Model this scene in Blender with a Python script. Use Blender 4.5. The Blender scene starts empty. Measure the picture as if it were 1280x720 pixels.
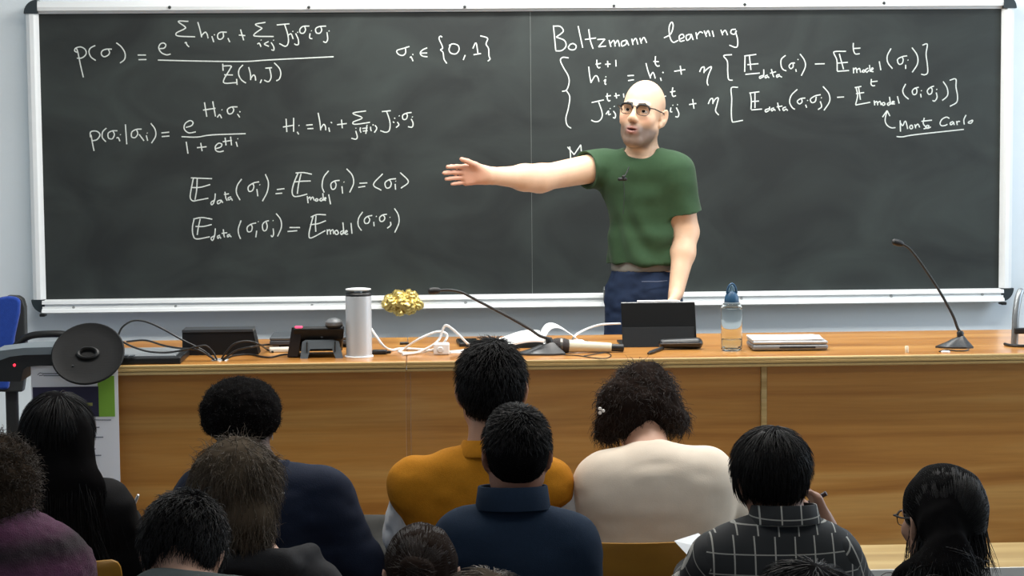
import bpy, bmesh, math, random
import numpy as np
from mathutils import Matrix, Vector
random.seed(7); RNG = np.random.default_rng(11)
SC = bpy.context.scene; COL = SC.collection
# ------------------------------------------------------------------ camera, world, lights, exposure
F = 2500.0                                            # focal length in pixels of a 1280 wide frame
CAM = np.array([-0.4349, -8.1679, 1.5268]); YAW, PITCH, ROLL = map(math.radians, (2.603, 4.340, 0.479))
fw = np.array([math.sin(YAW)*math.cos(PITCH), math.cos(YAW)*math.cos(PITCH), -math.sin(PITCH)])
_r = np.array([math.cos(YAW), -math.sin(YAW), 0.0]); _d = np.cross(fw, _r)
rt = math.cos(ROLL)*_r + math.sin(ROLL)*_d; dn = -math.sin(ROLL)*_r + math.cos(ROLL)*_d
cam = bpy.data.cameras.new('camera'); cam.sensor_width = 36; cam.lens = F/1280*36; cam.clip_end = 60
camo = bpy.data.objects.new('camera', cam); COL.objects.link(camo); SC.camera = camo
camo.matrix_world = Matrix([[rt[0], -dn[0], -fw[0], CAM[0]], [rt[1], -dn[1], -fw[1], CAM[1]], [rt[2], -dn[2], -fw[2], CAM[2]], [0, 0, 0, 1]])
SC.view_settings.view_transform = 'Standard'; SC.view_settings.look = 'None'
SC.view_settings.exposure = 0.0; SC.view_settings.gamma = 1.0; SC.view_settings.use_curve_mapping = False
W = bpy.data.worlds.new('world'); SC.world = W; W.use_nodes = True
W.node_tree.nodes['Background'].inputs[0].default_value = (0.80, 0.88, 1.0, 1); W.node_tree.nodes['Background'].inputs[1].default_value = 0.34
def area(name, loc, sx, sy, power, color=(1, 0.97, 0.92), rx=0.0, rz=0.0):
    l = bpy.data.lights.new(name, 'AREA'); l.shape = 'RECTANGLE'; l.size = sx; l.size_y = sy; l.energy = power; l.color = color
    o = bpy.data.objects.new(name, l); COL.objects.link(o); o.location = loc; o.rotation_euler = (rx, 0, rz)
area('board_lamp', (0.2, -0.75, 2.78), 1.9, 0.22, 54, (1, 0.99, 0.95), math.radians(14))
area('ceiling_lamp', (0.2, -2.1, 3.05), 4.2, 0.4, 118, (1, 0.96, 0.90))
area('ceiling_lamp', (0.6, -4.8, 3.05), 3.4, 0.3, 22, (1, 0.96, 0.90))
area('cool_fill_light', (3.3, -1.6, 1.9), 1.6, 1.3, 44, (0.72, 0.85, 1.0), 0, 0)  # added cool fill that tints the wall bluish at right, no window there
bpy.data.objects['cool_fill_light'].rotation_euler = (0, math.radians(90), 0)

def ray(px, py): return fw + rt*((px-640)/F) + dn*((py-360)/F)
def at_y(px, py, Y):                                  # the point of the plane y = Y seen at that pixel
    v = ray(px, py); return CAM + v*((Y-CAM[1])/v[1])
def at_z(px, py, Z):
    v = ray(px, py); return CAM + v*((Z-CAM[2])/v[2])
DT = 0.811; DF = -1.796; DB = -1.018                  # desk top, its front and back edge
FLOOR = 0.0; SF = -0.35                               # the lecturer's dais and the students' floor
def dk(px, py, up=0.0): return at_z(px, py, DT+up)
# ------------------------------------------------------------------ materials
def lin(c): return tuple(((x/255+0.055)/1.055)**2.4 if x/255 > 0.04045 else x/255/12.92 for x in c)
MATS = {}
def mat(name, rgb, rough=0.5, metal=0.0, spec=0.5, noise=0.0, nscale=20.0, bump=0.0, bscale=80.0, attr=None, trans=0.0, coat=0.0, emit=0.0, sheen=0.0, stretch=(1, 1, 1), aniso=0.0, alpha=1.0, ior=None):
    if name in MATS: return MATS[name]
    m = bpy.data.materials.new(name); m.use_nodes = True; N = m.node_tree.nodes; L = m.node_tree.links
    b = N['Principled BSDF']; c = (*lin(rgb), 1)
    if rough >= 0.75 and spec == 0.5: spec = 0.15
    b.inputs['Base Color'].default_value = c; b.inputs['Roughness'].default_value = rough; b.inputs['Metallic'].default_value = metal
    b.inputs['Specular IOR Level'].default_value = spec; b.inputs['Transmission Weight'].default_value = trans; b.inputs['Coat Weight'].default_value = coat
    b.inputs['Sheen Weight'].default_value = sheen
    if ior: b.inputs['IOR'].default_value = ior
    if emit: b.inputs['Emission Color'].default_value = c; b.inputs['Emission Strength'].default_value = emit
    src = None
    tc = N.new('ShaderNodeTexCoord'); mp = N.new('ShaderNodeMapping'); mp.inputs['Scale'].default_value = stretch; L.new(tc.outputs['Object'], mp.inputs['Vector'])
    if attr:
        a = N.new('ShaderNodeAttribute'); a.attribute_name = attr; src = a.outputs['Color']
    if noise:
        t = N.new('ShaderNodeTexNoise'); t.inputs['Scale'].default_value = nscale; t.inputs['Detail'].default_value = 5; L.new(mp.outputs[0], t.inputs['Vector'])
        r = N.new('ShaderNodeMapRange'); r.inputs['From Min'].default_value = 0.25; r.inputs['From Max'].default_value = 0.75
        r.inputs['To Min'].default_value = 1-noise; r.inputs['To Max'].default_value = 1+noise; L.new(t.outputs['Fac'], r.inputs['Value'])
        x = N.new('ShaderNodeVectorMath'); x.operation = 'SCALE'
        if src: L.new(src, x.inputs[0])
        else: x.inputs[0].default_value = c[:3]
        L.new(r.outputs[0], x.inputs['Scale']); src = x.outputs[0]
    if src: L.new(src, b.inputs['Base Color'])
    if bump:
        t = N.new('ShaderNodeTexNoise'); t.inputs['Scale'].default_value = bscale; t.inputs['Detail'].default_value = 4; L.new(mp.outputs[0], t.inputs['Vector'])
        bp = N.new('ShaderNodeBump'); bp.inputs['Strength'].default_value = bump; bp.inputs['Distance'].default_value = 0.01
        L.new(t.outputs['Fac'], bp.inputs['Height']); L.new(bp.outputs[0], b.inputs['Normal'])
    MATS[name] = m; return m
def wood(name, a, b_, c_, rough, scale=(1.1, 12, 16), coat=0.0, dist=0.6):
    """streaky veneer, grain running along x"""
    m = bpy.data.materials.new(name); m.use_nodes = True; N = m.node_tree.nodes; L = m.node_tree.links; b = N['Principled BSDF']
    b.inputs['Roughness'].default_value = rough; b.inputs['Coat Weight'].default_value = coat; b.inputs['Coat Roughness'].default_value = 0.12
    tc = N.new('ShaderNodeTexCoord'); mp = N.new('ShaderNodeMapping'); mp.inputs['Scale'].default_value = scale; L.new(tc.outputs['Object'], mp.inputs['Vector'])
    t = N.new('ShaderNodeTexNoise'); t.inputs['Scale'].default_value = 0.85; t.inputs['Detail'].default_value = 6; t.inputs['Roughness'].default_value = 0.55; t.inputs['Distortion'].default_value = dist
    L.new(mp.outputs[0], t.inputs['Vector'])
    r = N.new('ShaderNodeValToRGB'); L.new(t.outputs['Fac'], r.inputs['Fac']); e = r.color_ramp.elements
    e[0].position = 0.33; e[0].color = (*lin(a), 1); e[1].position = 0.66; e[1].color = (*lin(c_), 1)
    k = e.new(0.5); k.color = (*lin(b_), 1)
    t2 = N.new('ShaderNodeTexNoise'); t2.inputs['Scale'].default_value = 9; t2.inputs['Detail'].default_value = 3; L.new(mp.outputs[0], t2.inputs['Vector'])
    r2 = N.new('ShaderNodeMapRange'); r2.inputs['To Min'].default_value = 0.86; r2.inputs['To Max'].default_value = 1.12; L.new(t2.outputs['Fac'], r2.inputs['Value'])
    x = N.new('ShaderNodeVectorMath'); x.operation = 'SCALE'; L.new(r.outputs[0], x.inputs[0]); L.new(r2.outputs[0], x.inputs['Scale']); L.new(x.outputs[0], b.inputs['Base Color'])
    MATS[name] = m; return m
# ------------------------------------------------------------------ object helpers
ORI = {}
def link(o, parent=None):
    COL.objects.link(o)
    if parent is not None: o.parent = parent; ORI[o] = ORI[parent]
def thing(name, label, cat, loc, group=None):
    o = bpy.data.objects.new(name, None); o.empty_display_size = 0.05; COL.objects.link(o); o.location = loc; ORI[o] = np.array(loc, float)
    return tag(o, label, cat, group)
def tag(o, label, cat, group=None):
    o['label'] = label; o['category'] = cat
    if group: o['group'] = group
    return o
def struct(o): o['kind'] = 'structure'; return o
def mesh_obj(name, V, Fc, m, parent=None, smooth=True, base=None, attrs=None):
    """V: n x 3 world points, Fc: faces"""
    V = np.asarray(V, float)
    org = ORI[parent] if parent is not None else (np.array(base, float) if base is not None else np.array([(V[:, 0].min()+V[:, 0].max())/2, (V[:, 1].min()+V[:, 1].max())/2, V[:, 2].min()]))
    me = bpy.data.meshes.new(name); V = V-org
    if isinstance(Fc, np.ndarray):
        n, k = Fc.shape; me.vertices.add(len(V)); me.vertices.foreach_set('co', V.astype(np.float32).ravel())
        me.loops.add(n*k); me.loops.foreach_set('vertex_index', Fc.astype(np.int32).ravel())
        me.polygons.add(n); me.polygons.foreach_set('loop_start', np.arange(0, n*k, k, dtype=np.int32)); me.polygons.foreach_set('loop_total', np.full(n, k, np.int32))
        me.update(calc_edges=True)
    else:
        me.from_pydata([tuple(v) for v in V], [], Fc); me.update()
    if smooth: me.polygons.foreach_set('use_smooth', np.ones(len(me.polygons), bool))
    if attrs:
        for an, (ty, arr) in attrs.items():
            at = me.attributes.new(an, ty, 'POINT')
            at.data.foreach_set('color' if ty == 'FLOAT_COLOR' else 'vector', arr.astype(np.float32).ravel())
    me.validate()
    o = bpy.data.objects.new(name, me)
    if m: me.materials.append(m)
    if parent is not None: link(o, parent)
    else: COL.objects.link(o); o.location = org; ORI[o] = org
    return o
class MB:
    """collects simple shapes (world coordinates) for ONE mesh object"""
    def __init__(s): s.V = []; s.F = []
    def add(s, V, Fc):
        n = len(s.V); s.V += [tuple(map(float, v)) for v in V]; s.F += [tuple(i+n for i in f) for f in Fc]; return s
    def bm(s, bm):
        bm.verts.index_update(); s.add([v.co for v in bm.verts], [[v.index for v in f.verts] for f in bm.faces]); bm.free(); return s
    def box(s, c, size, bev=0.0, rot=None, seg=2, taper=None):
        bm = bmesh.new(); bmesh.ops.create_cube(bm, size=1.0)
        for v in bm.verts:
            if taper and v.co.z > 0: v.co.x *= taper[0]; v.co.y *= taper[1]
            v.co = Vector((v.co.x*size[0], v.co.y*size[1], v.co.z*size[2]))
        if bev: bmesh.ops.bevel(bm, geom=bm.edges[:], offset=bev, segments=seg, affect='EDGES', profile=0.5)
        M = Matrix.Translation(Vector(c))
        if rot is not None: M = M @ (rot.to_4x4() if isinstance(rot, Matrix) else Matrix.Rotation(rot, 4, 'Z'))
        bm.transform(M); return s.bm(bm)
    def tube(s, pts, r, n=8, caps=True, flat=None):
        P = np.array(pts, float); m = len(P); rr = np.full(m, r) if np.isscalar(r) else np.array(r, float)
        T = np.gradient(P, axis=0); T /= np.linalg.norm(T, axis=1)[:, None]+1e-12
        up = np.array([0, 0, 1.0]) if abs(T[0, 2]) < 0.9 else np.array([1.0, 0, 0]); V = []; u = np.cross(T[0], up); u /= np.linalg.norm(u)
        for i in range(m):
            u = u-T[i]*(u@T[i]); u /= np.linalg.norm(u)+1e-12; w = np.cross(T[i], u)
            for k in range(n):
                a = 2*math.pi*k/n; V.append(P[i]+rr[i]*(math.cos(a)*u+math.sin(a)*w))
        if flat is not None:
            d, f, o0 = np.array(flat[0]), flat[1], None
            V = [v if False else P[i//n]+(v-P[i//n])-d*((v-P[i//n])@d)*(1-f) for i, v in enumerate(V)]
        Fc = [(i*n+k, i*n+(k+1) % n, (i+1)*n+(k+1) % n, (i+1)*n+k) for i in range(m-1) for k in range(n)]
        if caps: Fc += [tuple(range(n))[::-1], tuple((m-1)*n+k for k in range(n))]
        return s.add(V, Fc)
    def lathe(s, prof, c, n=28, M=None, sx=1, sy=1):
        V = []; m = len(prof)
        for r, z in prof:
            for k in range(n):
                a = 2*math.pi*k/n; p = Vector((r*math.cos(a)*sx, r*math.sin(a)*sy, z)); p = (M @ p if M else p)+Vector(c); V.append(p)
        Fc = [(i*n+k, i*n+(k+1) % n, (i+1)*n+(k+1) % n, (i+1)*n+k) for i in range(m-1) for k in range(n)]
        if prof[0][0] > 1e-6: Fc.append(tuple(range(n))[::-1])
        if prof[-1][0] > 1e-6: Fc.append(tuple((m-1)*n+k for k in range(n)))
        return s.add(V, Fc)
    def prism(s, poly, d):
        """poly: 3D outline, d: extrusion vector"""
        n = len(poly); A = [np.array(p, float) for p in poly]; B = [p+np.array(d, float) for p in A]
        return s.add(A+B, [tuple(range(n))[::-1], tuple(range(n, 2*n))]+[(i, (i+1) % n, n+(i+1) % n, n+i) for i in range(n)])
    def build(s, name, m, parent=None, smooth=False, base=None, angle=None):
        bm = bmesh.new(); vs = [bm.verts.new(v) for v in s.V]
        for f in s.F:
            try: bm.faces.new([vs[i] for i in f])
            except ValueError: pass
        bmesh.ops.recalc_face_normals(bm, faces=bm.faces[:]); bm.verts.index_update()
        V = [v.co[:] for v in bm.verts]; Fc = [[v.index for v in f.verts] for f in bm.faces]; bm.free()
        o = mesh_obj(name, V, Fc, m, parent, smooth, base)
        if smooth:
            try: o.data.set_sharp_from_angle(angle=math.radians(angle or 38))
            except Exception: pass
        return o
def smooth_path(pts, n=6):
    """Catmull-Rom through the points"""
    P = np.array(pts, float)
    if len(P) < 3: return [P[0]+(P[-1]-P[0])*t for t in np.linspace(0, 1, 3)]
    Q = np.vstack([2*P[0]-P[1], P, 2*P[-1]-P[-2]]); out = []
    for i in range(1, len(Q)-2):
        for t in np.linspace(0, 1, n, endpoint=False):
            a, b, c, d = Q[i-1], Q[i], Q[i+1], Q[i+2]
            out.append(0.5*((2*b)+(-a+c)*t+(2*a-5*b+4*c-d)*t*t+(-a+3*b-3*c+d)*t**3))
    return out+[P[-1]]
# ------------------------------------------------------------------ implicit surfaces (bodies, clothes, hair)
def nrm(v): v = np.asarray(v, float); return v/(np.linalg.norm(v)+1e-12)
class SDF:
    def __init__(s, lo, hi, h):
        def ax(a, b, hh):
            if np.isscalar(hh): return np.linspace(a, b, max(4, int((b-a)/hh)+1))
            out = [a]                                  # hh: list of (upto, step)
            for upto, st in hh:
                u = min(b, upto)
                if u > out[-1]: out += list(np.linspace(out[-1], u, max(2, int(round((u-out[-1])/st))+1))[1:])
            if out[-1] < b: out += list(np.linspace(out[-1], b, max(2, int(round((b-out[-1])/hh[-1][1]))+1))[1:])
            return np.array(out)
        hs = h if isinstance(h, (tuple, list)) else (h, h, h)
        s.ax = [ax(lo[i], hi[i], hs[i]).astype(np.float32) for i in range(3)]
        s.d = np.full([len(a) for a in s.ax], 9.0, np.float32)
    def _put(s, fn, lo, hi, k, op):
        m = k+0.012; ix = [slice(int(np.searchsorted(a, l-m)), int(np.searchsorted(a, h_+m))+1) for a, l, h_ in zip(s.ax, lo, hi)]
        X = s.ax[0][ix[0]][:, None, None]; Y = s.ax[1][ix[1]][None, :, None]; Z = s.ax[2][ix[2]][None, None, :]
        if X.size == 0 or Y.size == 0 or Z.size == 0: return
        d = fn(X, Y, Z); c = s.d[ix[0], ix[1], ix[2]]
        if op == 'u':
            h = np.maximum(k-np.abs(c-d), 0)/max(k, 1e-6); s.d[ix[0], ix[1], ix[2]] = np.minimum(c, d)-h*h*k*0.25
        else:
            d = -d; h = np.maximum(k-np.abs(c-d), 0)/max(k, 1e-6); s.d[ix[0], ix[1], ix[2]] = np.maximum(c, d)+h*h*k*0.25
    def cap(s, a, b, ra, rb, k=0.02, sq=None, op='u'):
        a = np.asarray(a, np.float32); b = np.asarray(b, np.float32); ba = b-a; L2 = max(float(ba@ba), 1e-9); R = max(ra, rb)
        def fn(X, Y, Z):
            t = np.clip(((X-a[0])*ba[0]+(Y-a[1])*ba[1]+(Z-a[2])*ba[2])/L2, 0, 1)
            qx = X-a[0]-t*ba[0]; qy = Y-a[1]-t*ba[1]; qz = Z-a[2]-t*ba[2]
            if sq is not None:
                dv, f = nrm(sq[0]).astype(np.float32), sq[1]; e = (qx*dv[0]+qy*dv[1]+qz*dv[2])*(1/f-1)
                qx = qx+dv[0]*e; qy = qy+dv[1]*e; qz = qz+dv[2]*e
                return (np.sqrt(qx*qx+qy*qy+qz*qz)-(ra+(rb-ra)*t))*(0.5+0.5*min(1, f))
            return np.sqrt(qx*qx+qy*qy+qz*qz)-(ra+(rb-ra)*t)
        s._put(fn, np.minimum(a, b)-R, np.maximum(a, b)+R, k, op)
    def ell(s, c, r, R=None, k=0.02, op='u'):
        c = np.asarray(c, np.float32); r = np.asarray(r, np.float32); m = float(r.max()); Rm = np.eye(3) if R is None else np.asarray(R)
        def fn(X, Y, Z):
            x, y, z = X-c[0], Y-c[1], Z-c[2]
            u = [(x*Rm[0, i]+y*Rm[1, i]+z*Rm[2, i]) for i in range(3)]
            k0 = np.sqrt(sum((u[i]/r[i])**2 for i in range(3))); k1 = np.sqrt(sum((u[i]/r[i]**2)**2 for i in range(3)))+1e-6
            return k0*(k0-1)/k1
        s._put(fn, c-m, c+m, k, op)
    def like(s):
        o = SDF.__new__(SDF); o.ax = s.ax; o.d = np.full_like(s.d, 9.0); return o
    def join(s, o, k=0.01):
        h = np.maximum(k-np.abs(s.d-o.d), 0)/max(k, 1e-6); s.d = np.minimum(s.d, o.d)-h*h*k*0.25
    def ring(s, c0, c1, r0, r1, th=0.008, k=0.008, tilt=(0, 0, 0), sq=None):
        """open collar: a short tube from c0 up to c1"""
        o = s.like(); c0 = np.asarray(c0, float); c1 = np.asarray(c1, float); d = nrm(c1-c0); o.cap(c0-d*0.02, c1+d*0.03, r0, r1, 0.004, sq); o.cap(c0-d*0.0+d*0.02, c1+d*0.05, r0-th, r1-th, 0.003, sq, 's'); o.cut(c1, d+np.array(tilt)); o.cut(c0-d*0.01, -d); s.join(o, k)
    def cut(s, p, n, k=0.004):
        """remove what lies on the side n points to"""
        p = np.asarray(p, float); n = nrm(n)
        def fn(X, Y, Z): return -((X-p[0])*n[0]+(Y-p[1])*n[1]+(Z-p[2])*n[2])
        d = fn(s.ax[0][:, None, None], s.ax[1][None, :, None], s.ax[2][None, None, :]); s.d = np.maximum(s.d, -d).astype(np.float32)
    def mesh(s):
        d = s.d; A = s.ax; ins = d < 0; nx, ny, nz = d.shape
        c = np.zeros((nx-1, ny-1, nz-1), np.uint8)
        for i in (0, 1):
            for j in (0, 1):
                for k in (0, 1): c += ins[i:nx-1+i, j:ny-1+j, k:nz-1+k]
        ci = np.argwhere((c > 0) & (c < 8)); idx = np.full(c.shape, -1, np.int32); idx[tuple(ci.T)] = np.arange(len(ci))
        acc = np.zeros((len(ci), 3)); cnt = np.zeros(len(ci)); I, J, K = ci.T
        for ax in range(3):
            o1, o2 = [a for a in range(3) if a != ax]
            for p in (0, 1):
                for q in (0, 1):
                    off = [0, 0, 0]; off[o1] = p; off[o2] = q; i0 = [I+off[0], J+off[1], K+off[2]]; i1 = [x.copy() for x in i0]; i1[ax] = i1[ax]+1
                    v0 = d[tuple(i0)]; v1 = d[tuple(i1)]; m = (v0 < 0) != (v1 < 0); t = np.where(m, v0/np.where(m, v0-v1, 1), 0)
                    for a in range(3):
                        x0 = A[a][i0[a]]; x1 = A[a][i1[a]]; acc[:, a] += np.where(m, x0+(x1-x0)*t, 0)
                    cnt += m
        V = acc/cnt[:, None]; Q = []
        for ax in range(3):
            sl0 = [slice(None)]*3; sl1 = [slice(None)]*3; sl0[ax] = slice(0, -1); sl1[ax] = slice(1, None)
            ch = ins[tuple(sl0)] != ins[tuple(sl1)]; e = np.argwhere(ch); b = [a for a in range(3) if a != ax]
            ok = (e[:, b[0]] > 0) & (e[:, b[1]] > 0) & (e[:, b[0]] < d.shape[b[0]]-1) & (e[:, b[1]] < d.shape[b[1]]-1); e = e[ok]
            if len(e) == 0: continue
            def cell(p, q): x = e.copy(); x[:, b[0]] -= p; x[:, b[1]] -= q; return idx[tuple(x.T)]
            q = np.stack([cell(1, 1), cell(0, 1), cell(0, 0), cell(1, 0)], 1); fl = ins[tuple(e.T)]
            if ax == 1: fl = ~fl
            q[~fl] = q[~fl][:, ::-1]; Q.append(q)
        Q = np.concatenate(Q); Q = Q[(Q >= 0).all(1)]
        return V, Q
def vnormals(V, Q):
    n = np.cross(V[Q[:, 2]]-V[Q[:, 0]], V[Q[:, 3]]-V[Q[:, 1]]); N = np.zeros_like(V)
    for i in range(Q.shape[1]): np.add.at(N, Q[:, i], n)
    return N/(np.linalg.norm(N, axis=1)[:, None]+1e-12)
def relax(V, Q, it=1, w=0.5):
    for _ in range(it):
        S = np.zeros_like(V); c = np.zeros(len(V))
        for a, b in ((0, 1), (1, 2), (2, 3), (3, 0)):
            np.add.at(S, Q[:, a], V[Q[:, b]]); np.add.at(S, Q[:, b], V[Q[:, a]]); np.add.at(c, Q[:, a], 1); np.add.at(c, Q[:, b], 1)
        V = V*(1-w)+w*S/np.maximum(c, 1)[:, None]
    return V
_T = RNG.random(4096).astype(np.float32)*2-1
def vnoise(P, f, seed=0):
    """value noise in [-1, 1]"""
    p = np.asarray(P)*f+seed*17.31; i = np.floor(p).astype(np.int64); t = p-i; t = t*t*(3-2*t); o = 0
    for a in (0, 1):
        for b in (0, 1):
            for c in (0, 1):
                h = ((i[:, 0]+a)*73856093) ^ ((i[:, 1]+b)*19349663) ^ ((i[:, 2]+c)*83492791)
                w = (t[:, 0] if a else 1-t[:, 0])*(t[:, 1] if b else 1-t[:, 1])*(t[:, 2] if c else 1-t[:, 2]); o = o+w*_T[h & 4095]
    return o
def strands(P, D, n_seg, length, r, flow=None, curl=0.0, grav=0.0, curlf=2.2, seed=0, hug=None):
    """thin hairs: start points P, start directions D -> V, Q"""
    g = np.random.default_rng(seed); n = len(P); L = length*(0.6+0.6*g.random(n)); st = (L/n_seg)[:, None]; p = P.copy(); d = D.copy(); C = [p.copy()]
    if hug is not None: hh, rad, lift = hug; k0 = np.linalg.norm(hh.loc(P)/rad, axis=1)
    ax = g.normal(size=(n, 3)); ax /= np.linalg.norm(ax, axis=1)[:, None]; ph = g.random(n)*6.28
    for k in range(n_seg):
        if flow is not None: d = d+flow(p)
        d = d+np.array([0, 0, -grav])
        if curl:
            a = ph+k*curlf; u = np.cross(ax, d); u /= np.linalg.norm(u, axis=1)[:, None]+1e-9; w = np.cross(d, u)
            dd = d+curl*(u*np.cos(a)[:, None]+w*np.sin(a)[:, None])
        else: dd = d
        d = d/(np.linalg.norm(d, axis=1)[:, None]+1e-9); dd = dd/(np.linalg.norm(dd, axis=1)[:, None]+1e-9)
        p = p+dd*st
        if hug is not None:
            Lc = hh.loc(p); kk = np.linalg.norm(Lc/rad, axis=1); Lc = Lc*(k0*(1+lift*(k+1)/n_seg)/np.maximum(kk, 1e-6))[:, None]; p2 = hh.c+(Lc @ hh.R.T)*hh.k; d = d*0.4+(p2-C[-1])/st*0.6; p = p2
        C.append(p.copy())
    C = np.stack(C, 1); m = n_seg+1; T = np.gradient(C, axis=1); T /= np.linalg.norm(T, axis=2)[..., None]+1e-9
    u = np.cross(T, ax[:, None, :]); u /= np.linalg.norm(u, axis=2)[..., None]+1e-9; w = np.cross(T, u)
    rad = r*np.linspace(1, 0.25, m)[None, :, None]; V = np.stack([C+rad*(math.cos(a)*u+math.sin(a)*w) for a in (0, 2.094, 4.189)], 2)
    base = (np.arange(n)[:, None, None]*m+np.arange(m-1)[None, :, None])*3; k = np.arange(3)[None, None, :]; k2 = (k+1) % 3
    Q = np.stack([base+k, base+k2, base+3+k2, base+3+k], -1).reshape(-1, 4)
    return V.reshape(-1, 3), Q
def merge(*VQ):
    V = []; Q = []; n = 0
    for v, q in VQ: V.append(v); Q.append(q+n); n += len(v)
    return np.concatenate(V), np.concatenate(Q)
def RX(a): c, s = math.cos(a), math.sin(a); return np.array([[1, 0, 0], [0, c, -s], [0, s, c]])
def RY(a): c, s = math.cos(a), math.sin(a); return np.array([[c, 0, s], [0, 1, 0], [-s, 0, c]])
def RZ(a): c, s = math.cos(a), math.sin(a); return np.array([[c, -s, 0], [s, c, 0], [0, 0, 1]])
# ------------------------------------------------------------------ the setting
plaster = mat('plaster', (222, 231, 236), 0.8, noise=0.02, nscale=3, bump=0.04, bscale=140)
alu = mat('aluminium', (226, 230, 231), 0.42, 0.0, 0.5, noise=0.02, nscale=6, stretch=(0.2, 4, 4))
blackpl = mat('black_plastic', (20, 22, 24), 0.42)
XL, XR, YB, ZT = -3.6, 3.4, -9.2, 3.25
def slab(name, lo, hi, m, bev=0.0):
    lo = np.array(lo, float); hi = np.array(hi, float)
    return struct(MB().box((lo+hi)/2, hi-lo, bev).build(name, m))
slab('wall_front', (XL-0.15, 0.05, -0.5), (XR+0.15, 0.2, ZT+0.1), plaster)
slab('wall_left', (XL-0.15, YB, -0.5), (XL, 0.05, ZT+0.1), plaster)
slab('wall_right', (XR, YB, -0.5), (XR+0.15, 0.05, ZT+0.1), plaster)
slab('ceiling', (XL, YB, ZT), (XR, 0.05, ZT+0.1), plaster)
slab('floor', (XL, YB, SF-0.15), (XR, 0.05, SF), mat('grey_vinyl', (112, 114, 116), 0.5, noise=0.08, nscale=40))
slab('trim_1', (XL, -2.15, SF), (XR, 0.05, FLOOR), mat('dais_lino', (120, 112, 104), 0.5, noise=0.06, nscale=30))
# ------------------------------------------------------------------ blackboard
BW, B0, B1 = 1.96, 0.88, 2.0356
def slate():
    m = bpy.data.materials.new('slate'); m.use_nodes = True; N = m.node_tree.nodes; L = m.node_tree.links; b = N['Principled BSDF']
    b.inputs['Roughness'].default_value = 0.62; b.inputs['Specular IOR Level'].default_value = 0.3
    tc = N.new('ShaderNodeTexCoord'); mp = N.new('ShaderNodeMapping'); mp.inputs['Scale'].default_value = (1.5, 1, 2.2); L.new(tc.outputs['Object'], mp.inputs[0])
    t = N.new('ShaderNodeTexNoise'); t.inputs['Scale'].default_value = 1.6; t.inputs['Detail'].default_value = 5; t.inputs['Distortion'].default_value = 1.2; L.new(mp.outputs[0], t.inputs['Vector'])
    r = N.new('ShaderNodeValToRGB'); e = r.color_ramp.elements; e[0].position = 0.35; e[0].color = (*lin((32, 36, 36)), 1); e[1].position = 0.85; e[1].color = (*lin((53, 60, 58)), 1)
    L.new(t.outputs['Fac'], r.inputs[0]); L.new(r.outputs[0], b.inputs['Base Color']); return m
board = thing('blackboard', 'wide black slate blackboard covered in chalk formulas, framed in pale aluminium on the front wall', 'blackboard', (0, 0, B0))
for a, b_ in ((-BW, 0.019), (0.021, BW)):
    MB().box(((a+b_)/2, 0.02, (B0+B1)/2), (b_-a, 0.04, B1-B0)).build('slate_panel', slate(), board)
MB().box((0.02, 0.0215, (B0+B1)/2), (0.0026, 0.04, B1-B0)).build('joint_strip', mat('joint_grey', (120, 126, 124), 0.5), board)
fw_ = 0.046
# frame rails: side and top profiles with a lip, bottom rail with two ridges
def rail_x(z0, z1, prof):                             # prof: (depth towards room, height fraction)
    return MB().prism([(-BW-0.005, -p[0], z0+(z1-z0)*p[1]) for p in prof]+[(-BW-0.005, 0.045, z1), (-BW-0.005, 0.045, z0)], (2*BW+0.01, 0, 0))
rail_x(B1-0.004, B1+fw_, [(0.006, 0), (0.014, 0.2), (0.03, 0.22), (0.034, 0.5), (0.03, 0.9), (0.02, 1)]).build('top_rail', alu, board)
rail_x(B0-0.052, B0+0.002, [(0.05, 0), (0.058, 0.08), (0.054, 0.3), (0.04, 0.36), (0.036, 0.66), (0.048, 0.7), (0.046, 0.92), (0.03, 1)]).build('chalk_rail', alu, board)
for sx in (-1, 1):
    MB().prism([(sx*(BW+q), -p, B0-0.004) for p, q in ((0.006, -0.004), (0.024, 0.004), (0.034, 0.012), (0.034, 0.028), (0.026, 0.042), (0.012, fw_), (-0.045, fw_), (-0.045, -0.004))], (0, 0, B1-B0+0.008)).build('side_rail', alu, board)
    for zt, sz in ((B1, 1), (B0, -1)):
        pts = [(sx*(BW-0.004), -0.038, zt-sz*0.004), (sx*(BW+fw_+0.003), -0.038, zt-sz*0.004)]
        pts += [(sx*(BW-0.004+(fw_+0.007)*math.cos(a)), -0.038, zt-sz*0.004+sz*(fw_+0.009)*math.sin(a)) for a in np.linspace(0.15, math.pi/2, 9)]
        m_ = MB().prism(pts, (0, 0.082, 0)); m_.build('corner_cap', mat('cap_dark', (34, 44, 48), 0.45), board)
    MB().box((sx*(BW+0.004), -0.03, B0-0.058), (0.022, 0.05, 0.012), 0.003).build('rail_end_plug', blackpl, board)
scr = mat('screw_grey', (70, 74, 74), 0.4, 0.6); scl = mat('screw_light', (150, 154, 154), 0.45, 0.2)
def dot_at(px, py, y0, scr=scr):
    p = at_y(px, py, y0); MB().lathe([(0.0, 0.004), (0.004, 0.0035), (0.0062, 0.001), (0.0065, -0.004)], p, 12, Matrix.Rotation(math.pi/2, 4, 'X')).build('screw', scr, board, True)
for x, y in ((212, 9), (386, 9), (581, 8.4), (767.5, 7), (931, 5.3), (1105, 3.6)): dot_at(x, y, -0.034)
for x, y in ((92, 384.5), (219.6, 383), (390, 381.6), (582, 378.5), (927, 372.8), (1114, 370.3), (1228, 368)): dot_at(x, y, -0.038, scl)
# clip on the rail beside the lecturer
pc = at_y(757.5, 368, -0.062)
MB().box(pc, (0.02, 0.03, 0.062), 0.004).box(pc+np.array([0, -0.012, 0.018]), (0.024, 0.012, 0.012), 0.003).build('rail_clip', mat('clip_grey', (120, 124, 124), 0.4, 0.5), board)
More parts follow.
